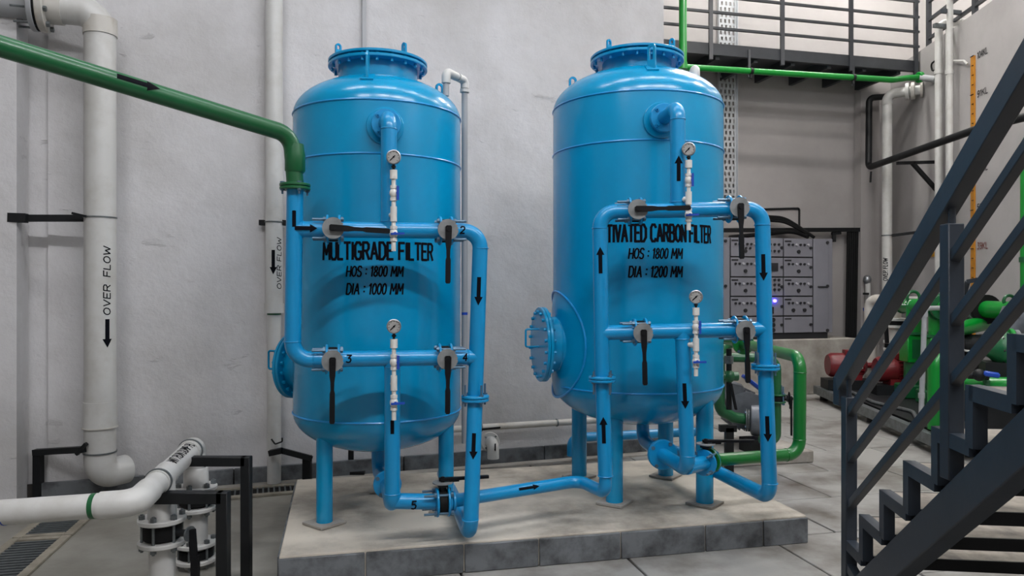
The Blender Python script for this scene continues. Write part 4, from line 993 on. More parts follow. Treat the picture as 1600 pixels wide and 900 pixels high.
for ya, yb in ((648, 408), (720, 508), (792, 600)): rail(zz(ya, dp1), zz(yb, dp2), 0.035, 0.035, 'mid_rail')
hr = rail(zz(578, dp1), zz(305, dp2), 0.055, 0.085, 'handrail', ext0=0.14)
ha = sd(dp1, zz(578, dp1)); hb_ = sd(dp2, zz(305, dp2)); hdv = (hb_ - ha).normalized(); he = ha - hdv * 0.14 - SR * 0.0
obj('handrail_end', MB().bar(he + Z * 0.03, he - Z * 0.11, 0.055, 0.07, V(0, 1, 0)), 'navy_steel', stair, bevel=0.004)
q = sd(dp2, 0) - SR * 0.0; obj('rail_support', MB().cyl(V(q.x, q.y, p2z), V(q.x, q.y, zz(305, dp2)), 0.012, seg=10), 'navy_steel', stair)
q = sd(dp1, 0) - SR * 0.0; obj('rail_support', MB().cyl(V(q.x, q.y, p1z), V(q.x, q.y, zz(578, dp1)), 0.012, seg=10), 'navy_steel', stair)
zl_ = step_z(11); lc = sd(-0.25, zl_ - 0.06) + SR * 0.55
obj('landing', MB().obox(lc, SA, SR, Z, (1.25, 1.20, 0.10)), 'navy_steel', stair)
for dd_ in (0.28, -0.78):
    for oo in (0.02, 1.10): q = sd(dd_, 0) + SR * oo; obj('landing_post', MB().bar(q, V(q.x, q.y, zl_ - 0.11), 0.08, 0.08, V(0, 1, 0)), 'navy_steel', stair)
obj('foot_bracket', MB().bar(sd(dp1, 0.13) - SR * 0.0, sd(dp1 - 0.17, 0.10), 0.04, 0.04), 'navy_steel', stair)

# ================================================================== WALKWAY OVER THE FAR BAY
wk_z = 4.72
wa = P(1037, 62, 9.62); wb = P(1433, 94, 10.55); wz = 4.70
wa.z = wb.z = wz; wd_ = (wb - wa).normalized(); wn = V(-wd_.y, wd_.x, 0)
wk = thing('steel_walkway', 'dark steel walkway with railing high across the far bay', 'walkway', V(wa.x, wa.y, wz - 0.2))
wa_ = wa - wd_ * 1.2
obj('fascia_beam', MB().bar(wa_ - Z * 0.075, wb - Z * 0.075, 0.06, 0.15), 'walk_steel', wk)
obj('deck', MB().obox((wa_ + wb) / 2 + wn * 0.48 - Z * 0.03, wd_, wn, Z, ((wb - wa_).length, 0.92, 0.05)), 'walk_steel', wk)
for k in range(9):
    q = wa_ + (wb - wa_) * ((k + 0.5) / 9) - Z * 0.12
    obj('joist', MB().bar(q + wn * 0.03, q + wn * 0.93 + wd_ * 0.0, 0.06, 0.14), 'walk_steel', wk)
def wpt(px): k = (px - 800) / F; t = (k * wa.y - wa.x) / (wd_.x - k * wd_.y); return wa + wd_ * t
for px in (1108.5, 1220, 1327, 1428): q = wpt(px) - wn * 0.035; obj('railing_post', MB().bar(q - Z * 0.22, q + Z * 0.90, 0.05, 0.045, V(0, 1, 0)), 'walk_steel', wk)
for zr in (0.18, 0.39, 0.60, 0.82): obj('rail', MB().bar(wa_ - wn * 0.035 + Z * (zr + 0.02), wb - wn * 0.035 + Z * (zr + 0.02), 0.032, 0.032), 'walk_steel', wk)
for px in (1168, 1330): q = wpt(px); obj('hanger', MB().bar(q - Z * 0.05 - wn * 0.04, V(q.x, q.y, 4.28) - wn * 0.04, 0.03, 0.03, V(0, 1, 0)), 'walk_steel', wk)
rr_ = thing('tank_railing', 'steel railing along the top of the right storage tank wall', 'railing', rw_pt(10.2) + Z * TOPZ)
def rwt(px): k = (px - 800) / F; d = 4.844 / (k - 0.091); return rw_pt(d) + Z * TOPZ - RW_N * 0.08
for q in (rwt(1442), rwt(1513), rw_pt(7.2) + Z * TOPZ - RW_N * 0.08): obj('railing_post', MB().bar(q, q + Z * 1.15, 0.05, 0.06, V(0, 1, 0)), 'walk_steel', rr_)
for zr in (0.14, 0.40, 0.66, 1.0): obj('rail', MB().bar(rwt(1442) + Z * zr, rw_pt(6) + Z * (TOPZ + zr) - RW_N * 0.08, 0.04, 0.04), 'walk_steel', rr_)
# green service pipes hung under the walkway
gs = thing('service_pipe', 'long thin green pipe hung under the walkway in the far bay', 'pipe', P(1090, 107, 9.55))
g0 = P(1040, 103, 9.4); g1 = P(1395, 125, 10.05); g2 = P(1418, 122, 10.2); g3 = P(1437, 121, 10.25)
pipe(gs, [g0, g1, g2, g3], r=0.040, m='green_bright', bend=0.2, seg=14); gdv = (g3 - g2).normalized()
obj('flange', MB().disc(g3, gdv, 0.075, 0.05, 20, ch=0.006), 'green_bright', gs)
pipe(gs, [g3, g3 + (rw_hit(1463, 124) - g3) * 0.985], r=0.045, m='pvc_grey', seg=14)
for px in (1168, 1330):
    q = g0 + (g1 - g0) * ((px - 1040) / 355); ring(gs, q, (g1 - g0).normalized(), 0.041, 'black_steel', 0.04); obj('bolt', MB().cyl(q - Z * 0.09, q, 0.02, seg=8), 'black_steel', gs)
gv = thing('service_pipe', 'vertical green pipe rising behind the carbon filter dome', 'pipe', P(1067, 108, 9.35))
pipe(gv, [P(1067, 106, 9.40), V(P(1067, 0, 9.40).x, 9.40, CEIL)], r=0.050, m='green_bright', seg=16); obj('tee', MB().cyl(P(1067, 108, 9.40) , P(1067, 98, 9.40), 0.058, seg=16), 'green_bright', gv)

# perforated cable tray on the far wall
REARPT = CORN
def rear(px, py, off=0.0): return on_plane(px, py, REARPT - W * off, W)
ct = thing('cable_tray', 'perforated galvanised cable tray running up the far wall', 'cable tray', rear(1136, 312, 0.05))
def tray(px, z0, z1):
    c = rear(px, 300, 0.06); wdt = 0.30; n = 9; mb = MB(); rows = int((z1 - z0) / 0.085)
    hole = MB()
    # strips with open slots between them: real perforations
    cw = wdt / n
    for j in range(rows):
        zc = z0 + (z1 - z0) * (j + 0.5) / rows; hh = (z1 - z0) / rows
        mb.obox(V(c.x, c.y, zc + hh * 0.32), U, W, Z, (wdt, 0.006, hh * 0.36))
        for i in range(n // 2 + 1):
            xo = -wdt / 2 + cw * (2 * i + 0.5) * (wdt / (wdt)) + (cw if j % 2 else 0) * 0.5
            mb.obox(V(c.x, c.y, zc - hh * 0.18) + U * min(max(xo, -wdt / 2 + cw / 2), wdt / 2 - cw / 2), U, W, Z, (cw * 1.05, 0.006, hh * 0.64))
    o = obj('tray_sheet', mb, 'galv_tray', ct)
    for s in (-1, 1): obj('tray_edge', MB().obox(V(c.x, c.y, (z0 + z1) / 2) + U * s * wdt / 2 - W * 0.02, U, W, Z, (0.008, 0.05, z1 - z0)), 'galv_tray', ct)
tray(1136, rear(1136, 312).z, CEIL)
obj('tray_backing', MB().obox(rear(1136, 300, 0.02) * 1.0, U, W, Z, (0.26, 0.01, 0.2)), 'galv', ct)

# ================================================================== CONTROL PANEL ON ITS BASE
pn_off = 0.75
def pan(px, py, off=pn_off): return rear(px, py, off)
px0, px1 = 1108, 1294
A = pan(px0, 372); Bp = pan(px1, 372); wdp = (Bp - A).dot(U); z_top = pan(1215, 372).z; z_bot = pan(1215, 521).z; base_z = pan(1215, 530).z
cp = thing('control_panel', 'wide grey motor control panel with rows of switch compartments', 'control panel', A + U * wdp / 2 - Z * (A.z - base_z))
obj('cabinet', MB().obox(A + U * (wdp / 2 + 0.03) + W * 0.22 + Z * ((z_top + z_bot) / 2 - A.z), U, W, Z, (wdp + 0.10, 0.42, z_top - z_bot)), 'panel', cp, bevel=0.006)
obj('door_gap_shade', MB().obox(A + U * wdp / 2 + W * 0.006 + Z * ((z_top + z_bot) / 2 - A.z), U, W, Z, (wdp - 0.01, 0.012, z_top - z_bot - 0.01)), 'panel_dark', cp)  # dark sheet added behind the doors to paint the shade in their gaps
obj('base_channel', MB().obox(A + U * (wdp / 2) + W * 0.20 + Z * ((base_z + z_bot) / 2 - A.z), U, W, Z, (wdp - 0.02, 0.40, z_bot - base_z)), 'panel_dark', cp)
def pu_(px): return (pan(px, 400) - A).dot(U)
def pz_(py): return pan(1215, py).z
def front(u0, u1, z0, z1, name, m, parent, t=0.02, gap=0.018, out=0.0):
    c = A + U * ((u0 + u1) / 2) - W * (t / 2 + out) + Z * ((z0 + z1) / 2 - A.z)
    return obj(name, MB().obox(c, U, W, Z, (u1 - u0 - gap, t, z1 - z0 - gap)), m, parent, bevel=0.003 if t > 0.01 else 0)
def btn(parent, u, z, r, m='panel_dark', name='indicator', t=0.02):
    c = A + U * u - W * 0.018 + Z * (z - A.z); return obj(name, MB().cyl(c, c - W * t, r, seg=8), m, parent)
cols = [(1108, 1140, 'L'), (1140, 1186, 'A'), (1186, 1223, 'C'), (1223, 1269, 'B'), (1269, 1294, 'R')]
rows = [372, 402, 433, 463, 494, 521]
for c0, c1, kind in cols:
    ua, ub = pu_(c0), pu_(c1); wU = ub - ua
    if kind in 'LR':
        d = front(ua, ub, pz_(521), pz_(372), 'door', 'panel', cp)
        for yy in (378, 447, 517): btn(d, ub - wU * 0.12 if kind == 'R' else ub - wU * 0.25, pz_(yy), 0.022, name='lock')
        if kind == 'R': front(ua + wU * 0.25, ub - wU * 0.15, pz_(450), pz_(446), 'handle', 'panel_dark', d, 0.02, out=0.02)
        continue
    for r in range(5):
        if kind == 'C' and r == 4: pass
        za, zb2 = pz_(rows[r + 1]), pz_(rows[r]); hh = zb2 - za
        d = front(ua, ub, za, zb2, 'door', 'panel', cp)
        front(ua + wU * 0.04, ua + wU * 0.26, zb2 - hh * 0.20, zb2 - hh * 0.12, 'name_plate', 'panel_dark', d, 0.004, 0, out=0.02)
        btn(d, ub - wU * 0.09, za + hh * 0.5, 0.020, name='lock')
        if kind in 'AB':
            if r == 4: continue
            for i in range(6): btn(d, ua + wU * (0.17 + 0.132 * i), za + hh * 0.66, 0.0165, 'panel_dark' if i not in (2, 5) else 'btn_light')
            if r == 0 and kind == 'A':
                for i in range(3): btn(d, ua + wU * (0.38 + 0.14 * i), za + hh * 0.45, 0.0165)
            for i in ((0.5,) if not (kind == 'B' and r == 3) else (0.32, 0.70)): btn(d, ua + wU * i, za + hh * 0.30, 0.026, name='switch')
        else:
            if r == 0:
                for i in range(4): btn(d, ua + wU * (0.25 + 0.18 * i), za + hh * 0.66, 0.017); btn(d, ua + wU * (0.25 + 0.18 * i), za + hh * 0.32, 0.017)
            if r == 1: front(ua + wU * 0.28, ua + wU * 0.78, za + hh * 0.26, za + hh * 0.74, 'display', 'panel_dark', d, 0.01, out=0.02)
            if r == 2:
                for j in range(3):
                    for i in range(4): btn(d, ua + wU * (0.25 + 0.18 * i), za + hh * (0.85 - 0.25 * j), 0.019)
            if r == 3:
                l = btn(d, pu_(1208.5), pz_(470), 0.022, 'led_blue', 'indicator_lamp', 0.03); front(ua + wU * 0.45, ua + wU * 0.60, za + hh * 0.1, za + hh * 0.5, 'switch', 'panel_dark', d, 0.01, out=0.02)
            if r == 4:
                for j in range(3): btn(d, ua + wU * 0.55, za + hh * (0.8 - 0.3 * j), 0.03, name='switch')
pb0 = pan(1100, 530); pbw = (pan(1334, 530) - pb0).dot(U)
tag(obj('panel_base', MB().obox(pb0 + U * pbw / 2 + W * 0.2 + Z * (base_z / 2 - pb0.z), U, W, Z, (pbw, 0.62, base_z)), 'concrete_pale', None, bevel=0.01), 'rough concrete block the grey control panel stands on', 'base')
# black cable drop beside the panel and the black rail over it
cd = thing('cable_riser', 'black cable bundle climbing the far wall right of the control panel', 'cables', rear(1332, 600, 0.1))
for k in range(5):
    a = rear(1325.5 + 3.4 * k, 358, 0.12); b = rear(1322 + 3.2 * k, 610, 0.12)
    obj('cable', MB().cyl(V(b.x, b.y, max(b.z, 0.0)), a, 0.022, seg=8), 'rubber', cd)
cr = thing('cable_rail', 'black steel rail and bracket above the control panel', 'rail', rear(1230, 362, 0.1))
obj('rail', MB().bar(rear(1105, 360, 0.15), rear(1342, 359, 0.12), 0.06, 0.06), 'black_steel', cr); obj('bracket', MB().bar(rear(1303, 362, 0.12), rear(1303, 378, 0.12), 0.05, 0.04, V(0, 1, 0)).bar(rear(1300, 365, 0.12), rear(1313, 364, 0.12), 0.05, 0.04), 'black_steel', cr)
cb = thing('cable_loop', 'black cables arching from the rail into the top of the control panel', 'cables', rear(1200, 372, 0.4))
for k in range(3):
    obj('cable', MB().sweep([rear(1195, 338 + 3 * k, 0.15), rear(1225, 340 + 3 * k, 0.2), rear(1245, 352 + 2 * k, 0.3), rear(1272, 371, 0.55)], 0.022, 0.3, 8), 'rubber', cb)
obj('cable', MB().sweep([rear(1140, 371, 0.4), rear(1190, 366, 0.3), rear(1240, 361, 0.2), rear(1262, 370, 0.5)], 0.03, 0.3, 8), 'rubber', cb)
cn = thing('thin_conduit', 'thin black conduit square-bent on the far wall above the control panel', 'conduit', rear(1220, 327, 0.03))
obj('run', MB().sweep([rear(1190, 327, 0.02), rear(1249, 325.5, 0.02), rear(1249, 357, 0.02)], 0.015, 0.03, 8), 'black_steel', cn)
# service column beside the corner
tag(obj('wall_column', slab_wall(rear(1345, 450, 0.16) * 1, rear(1374, 450, 0.16), 0, 4.45, 0.15, -W), 'plaster_rear', None), 'pale boxed column standing in the corner right of the black cables', 'column')
# ================================================================== TANK WALL: PIPES, GAUGE TAPE, MARKS
wo = thing('overflow_pipe', 'white overflow downpipe with flanged top bend in the far right corner', 'pipe', P(1386, 560, 10.7))
w0 = rw_hit(1443, 148); w1 = P(1386, 148, 10.65); w1.z = w0.z = P(1386, 147, 10.65).z
pipe(wo, [w0, w1, V(w1.x, w1.y, 0.9)], r=0.068, m='pvc', bend=0.11, seg=20)
dd = (w0 - w1).normalized(); obj('flange', MB().disc(w1 + dd * 0.26, dd, 0.12, 0.05, 24, ch=0.006), 'pvc', wo); obj('flange', MB().disc(w1 + dd * 0.33, dd, 0.12, 0.05, 24, ch=0.006), 'pvc_old', wo); obj('flange', MB().disc(w0 - dd * 0.02, dd, 0.11, 0.03, 24), 'pvc_old', wo)
obj('socket', MB().cyl(V(w1.x, w1.y, P(0, 158, 10.65).z), V(w1.x, w1.y, P(0, 164, 10.65).z), 0.075, seg=20), 'pvc', wo)
on_cyl('lettering', glyphs('OVER FLOW', 0.1, 0.075), V(w1.x, w1.y, P(0, 421, 10.65).z), Z, 0.068, to_cam(w1) + V(-0.5, 0, 0), wo, sx=0.33, sy=0.07, turn=90)
bk_ = thing('black_pipe', 'black pipe dropping in the corner then running out past the stair', 'pipe', P(1357, 262, 10.8))
k0 = P(1385, 151, 10.95); k1 = P(1358, 153, 10.9); k2 = P(1357, 262, 10.75); k3 = P(1523, 203, 8.3); k4 = P(1605, 182, 7.5); k5 = k4 - RW_D * 6.0
pipe(bk_, [k0, k1, k2, k3, k4, k5], r=0.045, m='black_steel', bend=0.10, seg=16)
obj('tie', MB().bar(P(1361, 268, 10.6), P(1360, 285, 10.6), 0.02, 0.02), 'black_steel', bk_)
tb = thing('wall_bracket', 'black triangular steel bracket on the tank wall under the black pipe', 'bracket', rw_hit(1468, 300))
q = rw_hit(1468, 253); q2 = P(1402, 255, q.y - 0.15); q3 = rw_hit(1468, 302)
obj('arm', MB().bar(q, q2, 0.04, 0.04), 'black_steel', tb); obj('brace', MB().bar(q3, q2 + (q - q2) * 0.35, 0.04, 0.05), 'black_steel', tb); obj('wall_bar', MB().bar(q + RW_N * 0.01, q3 + RW_N * 0.01, 0.02, 0.02, V(0, 1, 0)), 'black_steel', tb)
tb2 = thing('wall_bracket', 'short black bar bracket tying the corner overflow pipe to the wall', 'bracket', rw_hit(1440, 366))
obj('arm', MB().bar(P(1394, 368, 10.55), rw_hit(1440, 362), 0.04, 0.04), 'black_steel', tb2); ring(tb2, V(w1.x, w1.y, P(0, 368, 10.65).z), Z, 0.069, 'iron', 0.015)
def rwpipe(label, px, off, r, y_top=None, m='pvc', over=False, ybot=490):
    q = rw_hit(px, 300) + RW_N * off; t = thing('tank_pipe', label, 'pipe', V(q.x, q.y, P(0, ybot, q.y).z)); zt__ = P(0, y_top, q.y).z if y_top is not None else CEIL
    pts = [V(q.x, q.y, P(0, ybot, q.y).z), V(q.x, q.y, zt__)]
    if over: pts.append(V(q.x, q.y, zt__) - RW_N * (off + 0.6))
    pipe(t, pts, r=r, m=m, bend=0.10, seg=16); obj('coupling', MB().cyl(V(q.x, q.y, P(0, 116, q.y).z), V(q.x, q.y, P(0, 110, q.y).z), r + 0.008, seg=16), m, t); return t
rwpipe('wide white pipe bending over the top of the tank wall', 1478, 0.09, 0.048, 36, over=True)
rwpipe('thinnest of the upright white pipes on the tank wall', 1487, 0.05, 0.024, 40)
rwpipe('upright white pipe on the tank wall nearest the yellow gauge tape', 1497, 0.10, 0.038)
ub = thing('pipe_clamp', 'dark steel clamp bar across the white pipes at the tank wall top', 'bracket', rw_hit(1508, 40))
q = rw_hit(1497, 17) + RW_N * 0.16; obj('bar', MB().bar(q - U * 0.05, q + U * 0.24, 0.04, 0.05), 'navy_steel', ub); q = rw_hit(1490, 40) + RW_N * 0.16; obj('bar', MB().bar(q - U * 0.10, q + U * 0.12, 0.05, 0.05), 'iron', ub)
tp = thing('level_gauge', 'yellow level gauge tape with black ticks down the tank wall', 'gauge tape', rw_hit(1526, 530))
ta = rw_hit(1522, 88); tbm = rw_hit(1526, 528); tbm = V(ta.x, ta.y, tbm.z)
obj('tape', MB().bar(ta + RW_N * 0.012, tbm + RW_N * 0.012, 0.075, 0.022, RW_N), 'tape', tp)
tl = (ta - tbm).length
for k in range(int(tl / 0.118) + 1):
    q = ta - Z * 0.118 * k + RW_N * 0.024; big = (k % 4 == 0); obj('tick', MB().bar(q - RW_D * 0.036, q + RW_D * (0.036 if big else 0.0), 0.006, 0.014, RW_N), 'paint_black', tp)
obj('feed_tube', MB().sweep([rw_hit(1487, 95) + RW_N * 0.05, rw_hit(1514, 95) + RW_N * 0.06, rw_hit(1518, 100) + RW_N * 0.05], 0.015, 0.04, 10), 'pvc', tp)
for s, yy, m_ in (('104KL', 84, 'paint_black'), ('91KL', 145, 'paint_black'), ('78KL', 204, 'paint_black'), ('65KL', 263, 'paint_black'), ('52KL', 323, 'paint_black'), ('39KL', 384, 'paint_red'), ('26KL', 445, 'paint_red'), ('13KL', 505, 'paint_red')):
    q = rw_hit(1533, yy); on_flat('lettering', glyphs(s, 0.05, 0.06), V(ta.x, ta.y, q.z) - RW_D * 0.20, -RW_D, Z, tp, m_, sx=0.24, sy=0.085, lift=0.006)
hs = thing('wall_hook', 'thin black curved cable end on the tank wall beside the white pipes', 'cable', rw_hit(1465, 110))
obj('cable', MB().sweep([rw_hit(1474, 88) + RW_N * 0.03, rw_hit(1458, 100) + RW_N * 0.03, rw_hit(1460, 110) + RW_N * 0.03, rw_hit(1473, 111) + RW_N * 0.03], 0.012, 0.06, 8), 'rubber', hs)
yb_ = rw_hit(1450, 385); tag(obj('warning_sign', MB().obox(yb_ + RW_N * 0.01, RW_D, Z, RW_N, (0.42, 0.30, 0.02)), 'hatch_yellow', None, org=yb_), 'yellow warning board on the tank wall behind the stair', 'sign')
mb = MB()
for k in range(4): mb.bar(yb_ + RW_N * 0.022 + RW_D * (-0.16 + 0.1 * k) - Z * 0.10, yb_ + RW_N * 0.022 + RW_D * (-0.10 + 0.1 * k) + Z * 0.10, 0.03, 0.004, RW_N)
sg = bpy.data.objects['warning_sign']; obj('stripe', mb, 'paint_black', sg)

# ================================================================== PUMP SKID IN THE FAR BAY
sk_d0, sk_d1 = 6.3, 9.85
def skx(d): return 3.72 + 0.095 * (d - 6.3)
def sk(d, x, z): return V(skx(d) + x, d, z)
SKD = V(0.095, 1, 0).normalized(); SKR = V(1, -0.095, 0).normalized()
skid = thing('pump_skid', 'grey steel skid frame carrying the row of pumps', 'skid', sk(8.3, 0.7, 0))
for x in (0.0, 0.75, 1.45): obj('long_beam', MB().bar(sk(sk_d0, x, 0.12), sk(sk_d1, x, 0.12), 0.08, 0.10), 'iron' if x == 0 else 'black_steel', skid)
for k in range(6): d = sk_d0 + 0.05 + (sk_d1 - sk_d0 - 0.1) * k / 5; obj('cross_beam', MB().bar(sk(d, 0, 0.12), sk(d, 1.45, 0.12), 0.08, 0.09), 'black_steel', skid)
for d in (6.5, 8.1, 9.7):
    for x in (0.05, 1.4): obj('foot', MB().cyl(sk(d, x, 0), sk(d, x, 0.08), 0.05, seg=12), 'black_steel', skid)
obj('deck_plate', MB().obox(sk(8.08, 0.72, 0.175), SKD, -SKR, Z, (3.5, 1.3, 0.012)), 'black_steel', skid)
tag(obj('floor_cable', MB().sweep([sk(6.4, 0.1, 0.20), sk(6.8, 0.25, 0.20), sk(7.1, 0.1, 0.20), sk(7.6, 0.28, 0.20), sk(8.2, 0.12, 0.20), sk(9.5, 0.2, 0.20)], 0.02, 0.3, 8), 'iron', None), 'grey cable snaking along the skid edge', 'cable')
def red_pump(label, d, x):
    b = sk(d, x, 0.18); t = thing('red_motor', label, 'motor', b, 'red pump motors on the skid')
    c = b + Z * 0.30; ax_ = SKR
    obj('frame_base', MB().obox(b + Z * 0.06, SKR, SKD, Z, (0.60, 0.30, 0.12)), 'black_steel', t)
    obj('motor_body', MB().lathe([(0, -0.26), (0.13, -0.26), (0.155, -0.22), (0.155, -0.05), (0.14, -0.04), (0.14, 0.16), (0.10, 0.20), (0.035, 0.21), (0.035, 0.30), (0, 0.30)], c, ax_, 26), 'red_motor', t)
    mb = MB()
    for k in range(18):
        a = 2 * PI * k / 18; e = SKD * math.cos(a) + Z * math.sin(a); q = c + e * 0.145; mb.bar(q - ax_ * 0.03, q + ax_ * 0.15, 0.008, 0.03, e)
    obj('cooling_fins', mb, 'red_motor', t, kind='stuff')
    obj('terminal_box', MB().obox(c + Z * 0.16 - SKD * 0.03, SKR, SKD, Z, (0.14, 0.12, 0.08)), 'red_motor', t, bevel=0.006); obj('name_plate', MB().obox(c - SKD * 0.150 + ax_ * 0.08, SKR, SKD, Z, (0.09, 0.012, 0.06)), 'pvc_old', t)
    obj('foot', MB().obox(c - Z * 0.15, SKR, SKD, Z, (0.26, 0.24, 0.08)), 'red_motor', t)
    return t
red_pump('red pump motor at the far end of the skid', 9.5, 0.30); red_pump('red pump motor in the middle of the skid, behind the handrail', 9.0, 0.72)
def green_pump(label, d, x, top):
    b = sk(d, x, 0.18); t = thing('vertical_pump', label, 'pump', b, 'green vertical pumps on the skid')
    obj('base_casting', MB().obox(b + Z * 0.08, SKR, SKD, Z, (0.34, 0.30, 0.16)), 'green', t, bevel=0.015)
    obj('lower_stage', MB().cyl(b + Z * 0.16, b + Z * 0.42, 0.11, seg=20), 'green', t); obj('lantern', MB().obox(b + Z * 0.58, SKR, SKD, Z, (0.24, 0.24, 0.32)), 'green_bright', t, bevel=0.01)
    obj('lantern_window', MB().obox(b + Z * 0.58 - SKD * 0.121, SKR, SKD, Z, (0.14, 0.008, 0.22)), 'green', t)
    obj('flange', MB().disc(b + Z * 0.76, Z, 0.16, 0.03, 24), 'green', t); obj('column', MB().cyl(b + Z * 0.77, V(b.x, b.y, top), 0.085, seg=20), 'green_bright', t)
    return t
hz = 1.26
h0 = P(1407, 480, 9.05); h1 = P(1594, 477, 6.75); h0.z = h1.z = hz; hd_ = (h1 - h0).normalized()
def hpt(px): k = (px - 800) / F; t = (k * h0.y - h0.x) / (hd_.x - k * hd_.y); return h0 + hd_ * t
hdr = thing('header_pipe', 'bright green header pipe with flanges along the pump skid', 'pipe', V(h0.x, h0.y, hz - 0.1))
pipe(hdr, [h0, h1 + hd_ * 1.0], r=0.085, m='green_bright', seg=22)
for px in (1410, 1468, 1475): obj('flange', MB().disc(hpt(px), hd_, 0.15 if px > 1420 else 0.10, 0.04, 26, ch=0.006), 'green', hdr)
obj('collar', MB().cyl(hpt(1512) - hd_ * 0.05, hpt(1533), 0.125, seg=24), 'iron', hdr); obj('flange', MB().disc(hpt(1535), hd_, 0.15, 0.05, 26, ch=0.006), 'galv', hdr); obj('flange', MB().disc(hpt(1541), hd_, 0.145, 0.03, 26), 'rubber', hdr); obj('flange', MB().disc(hpt(1515), hd_, 0.14, 0.05, 26), 'iron', hdr)
obj('lifting_eye', MB().torus(hpt(1427) + Z * 0.10, hd_, 0.07, 0.018, 20, 8), 'green', hdr); obj('lifting_eye', MB().torus(hpt(1577) + Z * 0.09, hd_, 0.05, 0.015, 20, 8), 'green', hdr)
on_cyl('lettering', glyphs('INLET', 0.0, 0.08), hpt(1423), hd_, 0.085, V(-0.5, -0.85, 0.25), hdr, 'paint_white', sx=0.26, sy=0.07, turn=90)
for px in (1428, 1463): pass
def sk_at(px, x): # distance at which the skid offset x is seen at px
    k = (px - 800) / F; return (3.72 - 0.095 * 6.3 + x) / (k - 0.095)
q = hpt(1428); green_pump('green vertical pump farther along the skid under the header', q.y, q.x - skx(q.y), hz)
q = hpt(1464); green_pump('green vertical pump next to the big stair post', q.y, q.x - skx(q.y), hz)
bg = thing('discharge_pipe', 'wide bright green pipe standing in front of the pumps', 'pipe', P(1462, 655, 6.6))
q0 = P(1463, 640, 6.7); pipe(bg, [V(q0.x, q0.y, 0.19), P(1463, 556, 6.7), P(1492, 515, 7.0), P(1540, 505, 7.4)], r=0.072, m='green_bright', bend=0.18, seg=22)
gc = thing('grey_conduit', 'thin light grey conduit standing bent between the green pumps', 'conduit', P(1441, 650, 6.6))
pipe(gc, [P(1439, 660, 6.6), P(1445, 482, 6.6), P(1480, 481, 6.75)], r=0.022, m='pvc_grey', bend=0.05, seg=12); obj('socket', MB().cyl(P(1444.5, 495, 6.6), P(1444.6, 488, 6.6), 0.028, seg=12), 'pvc_grey', gc); obj('socket', MB().cyl(P(1440, 622, 6.6), P(1440, 614, 6.6), 0.028, seg=12), 'pvc_grey', gc)
# white valve stack left of the pumps
ws = thing('valve_stack', 'white flanged pipe with black valves beside the red motors', 'pipe', P(1400, 620, 8.9))
c = P(1398, 500, 9.25)
pipe(ws, [V(c.x, c.y, 0.2), V(c.x, c.y, P(0, 470, 9.25).z), P(1360, 469, 9.6), V(P(1360, 469, 9.6).x, 9.6, 0.3)], r=0.075, m='pvc_old', bend=0.10, seg=20)
for yy in (499, 510, 534, 546): obj('flange', MB().disc(V(c.x, c.y, P(0, yy, 9.25).z), Z, 0.13, 0.035, 24, ch=0.004), 'pvc', ws)
for yy in (504.5, 540): obj('valve_body', MB().disc(V(c.x, c.y, P(0, yy, 9.25).z), Z, 0.115, 0.05, 24), 'rubber', ws)
obj('lever', MB().bar(P(1384, 503, 9.05), P(1386, 536, 9.05), 0.03, 0.05, V(0, 1, 0)), 'lever', ws)
wt = thing('white_header', 'horizontal white pipe on the far side of the pump row', 'pipe', rw_hit(1480, 470))
pipe(wt, [rw_hit(1408, 470) + RW_N * 0.4, rw_hit(1480, 470) + RW_N * 0.3], r=0.06, m='pvc', seg=16)
# clutter on the corner column: tap and valve
cl = thing('wall_tap', 'small metal float valve with blue tap on the corner column', 'tap', rear(1356, 490, 0.3))
obj('body', MB().ball(rear(1355, 437, 0.24), 0.06, 14, (1, 1, 1.2)), 'galv', cl); obj('pipe', MB().cyl(rear(1356, 437, 0.24), rear(1357, 560, 0.24), 0.04, seg=12), 'pvc', cl)
obj('handle', MB().bar(rear(1350, 484, 0.3), rear(1358, 481, 0.3), 0.04, 0.05), 'handle_blue', cl); obj('knob', MB().bar(rear(1349, 459, 0.3), rear(1357, 459, 0.3), 0.03, 0.03), 'black_steel', cl)
# near pumps seen through the stair
mp = thing('booster_motor', 'green flanged pump with grey motor seen between the stair rails', 'pump', P(1560, 640, 6.0))
c = P(1562, 546, 6.1); ax_ = V(0.93, -0.36, 0).normalized()
obj('volute', MB().lathe([(0, -0.12), (0.05, -0.12), (0.07, -0.08), (0.13, -0.02), (0.145, 0.02), (0.145, 0.06), (0, 0.06)], c, ax_, 28), 'green', mp)
obj('flange', MB().disc(c + ax_ * 0.08, ax_, 0.175, 0.03, 28, ch=0.005), 'green_bright', mp); obj('adapter', MB().disc(c + ax_ * 0.115, ax_, 0.165, 0.03, 28), 'galv', mp)
obj('motor', MB().cyl(c + ax_ * 0.12, c + ax_ * 0.55, 0.13, seg=26), 'grey_pump', mp)
obj('pedestal', MB().obox(V(c.x, c.y, (c.z - 0.1 + 0.18) / 2), ax_, Z.cross(ax_), Z, (0.25, 0.25, c.z - 0.28)), 'black_steel', mp)
mb = MB(); x_, y_ = mb.frame(ax_)
for k in range(8): a = 2 * PI * k / 8; q = c + (x_ * math.cos(a) + y_ * math.sin(a)) * 0.13; mb.cyl(q - ax_ * 0.0, q + ax_ * 0.11, 0.014, seg=6)
obj('flange_bolts', mb, 'black_steel', mp, kind='stuff')
gp2 = thing('lower_pipe', 'green pipe lying low behind the stair', 'pipe', P(1540, 620, 6.0)); pipe(gp2, [P(1500, 592, 6.2), P(1535, 604, 6.0), P(1640, 604, 5.7)], r=0.075, m='green_bright', bend=0.1); obj('flange', MB().disc(P(1534, 604, 6.0), V(1, -0.1, 0), 0.10, 0.04, 24), 'green', gp2)
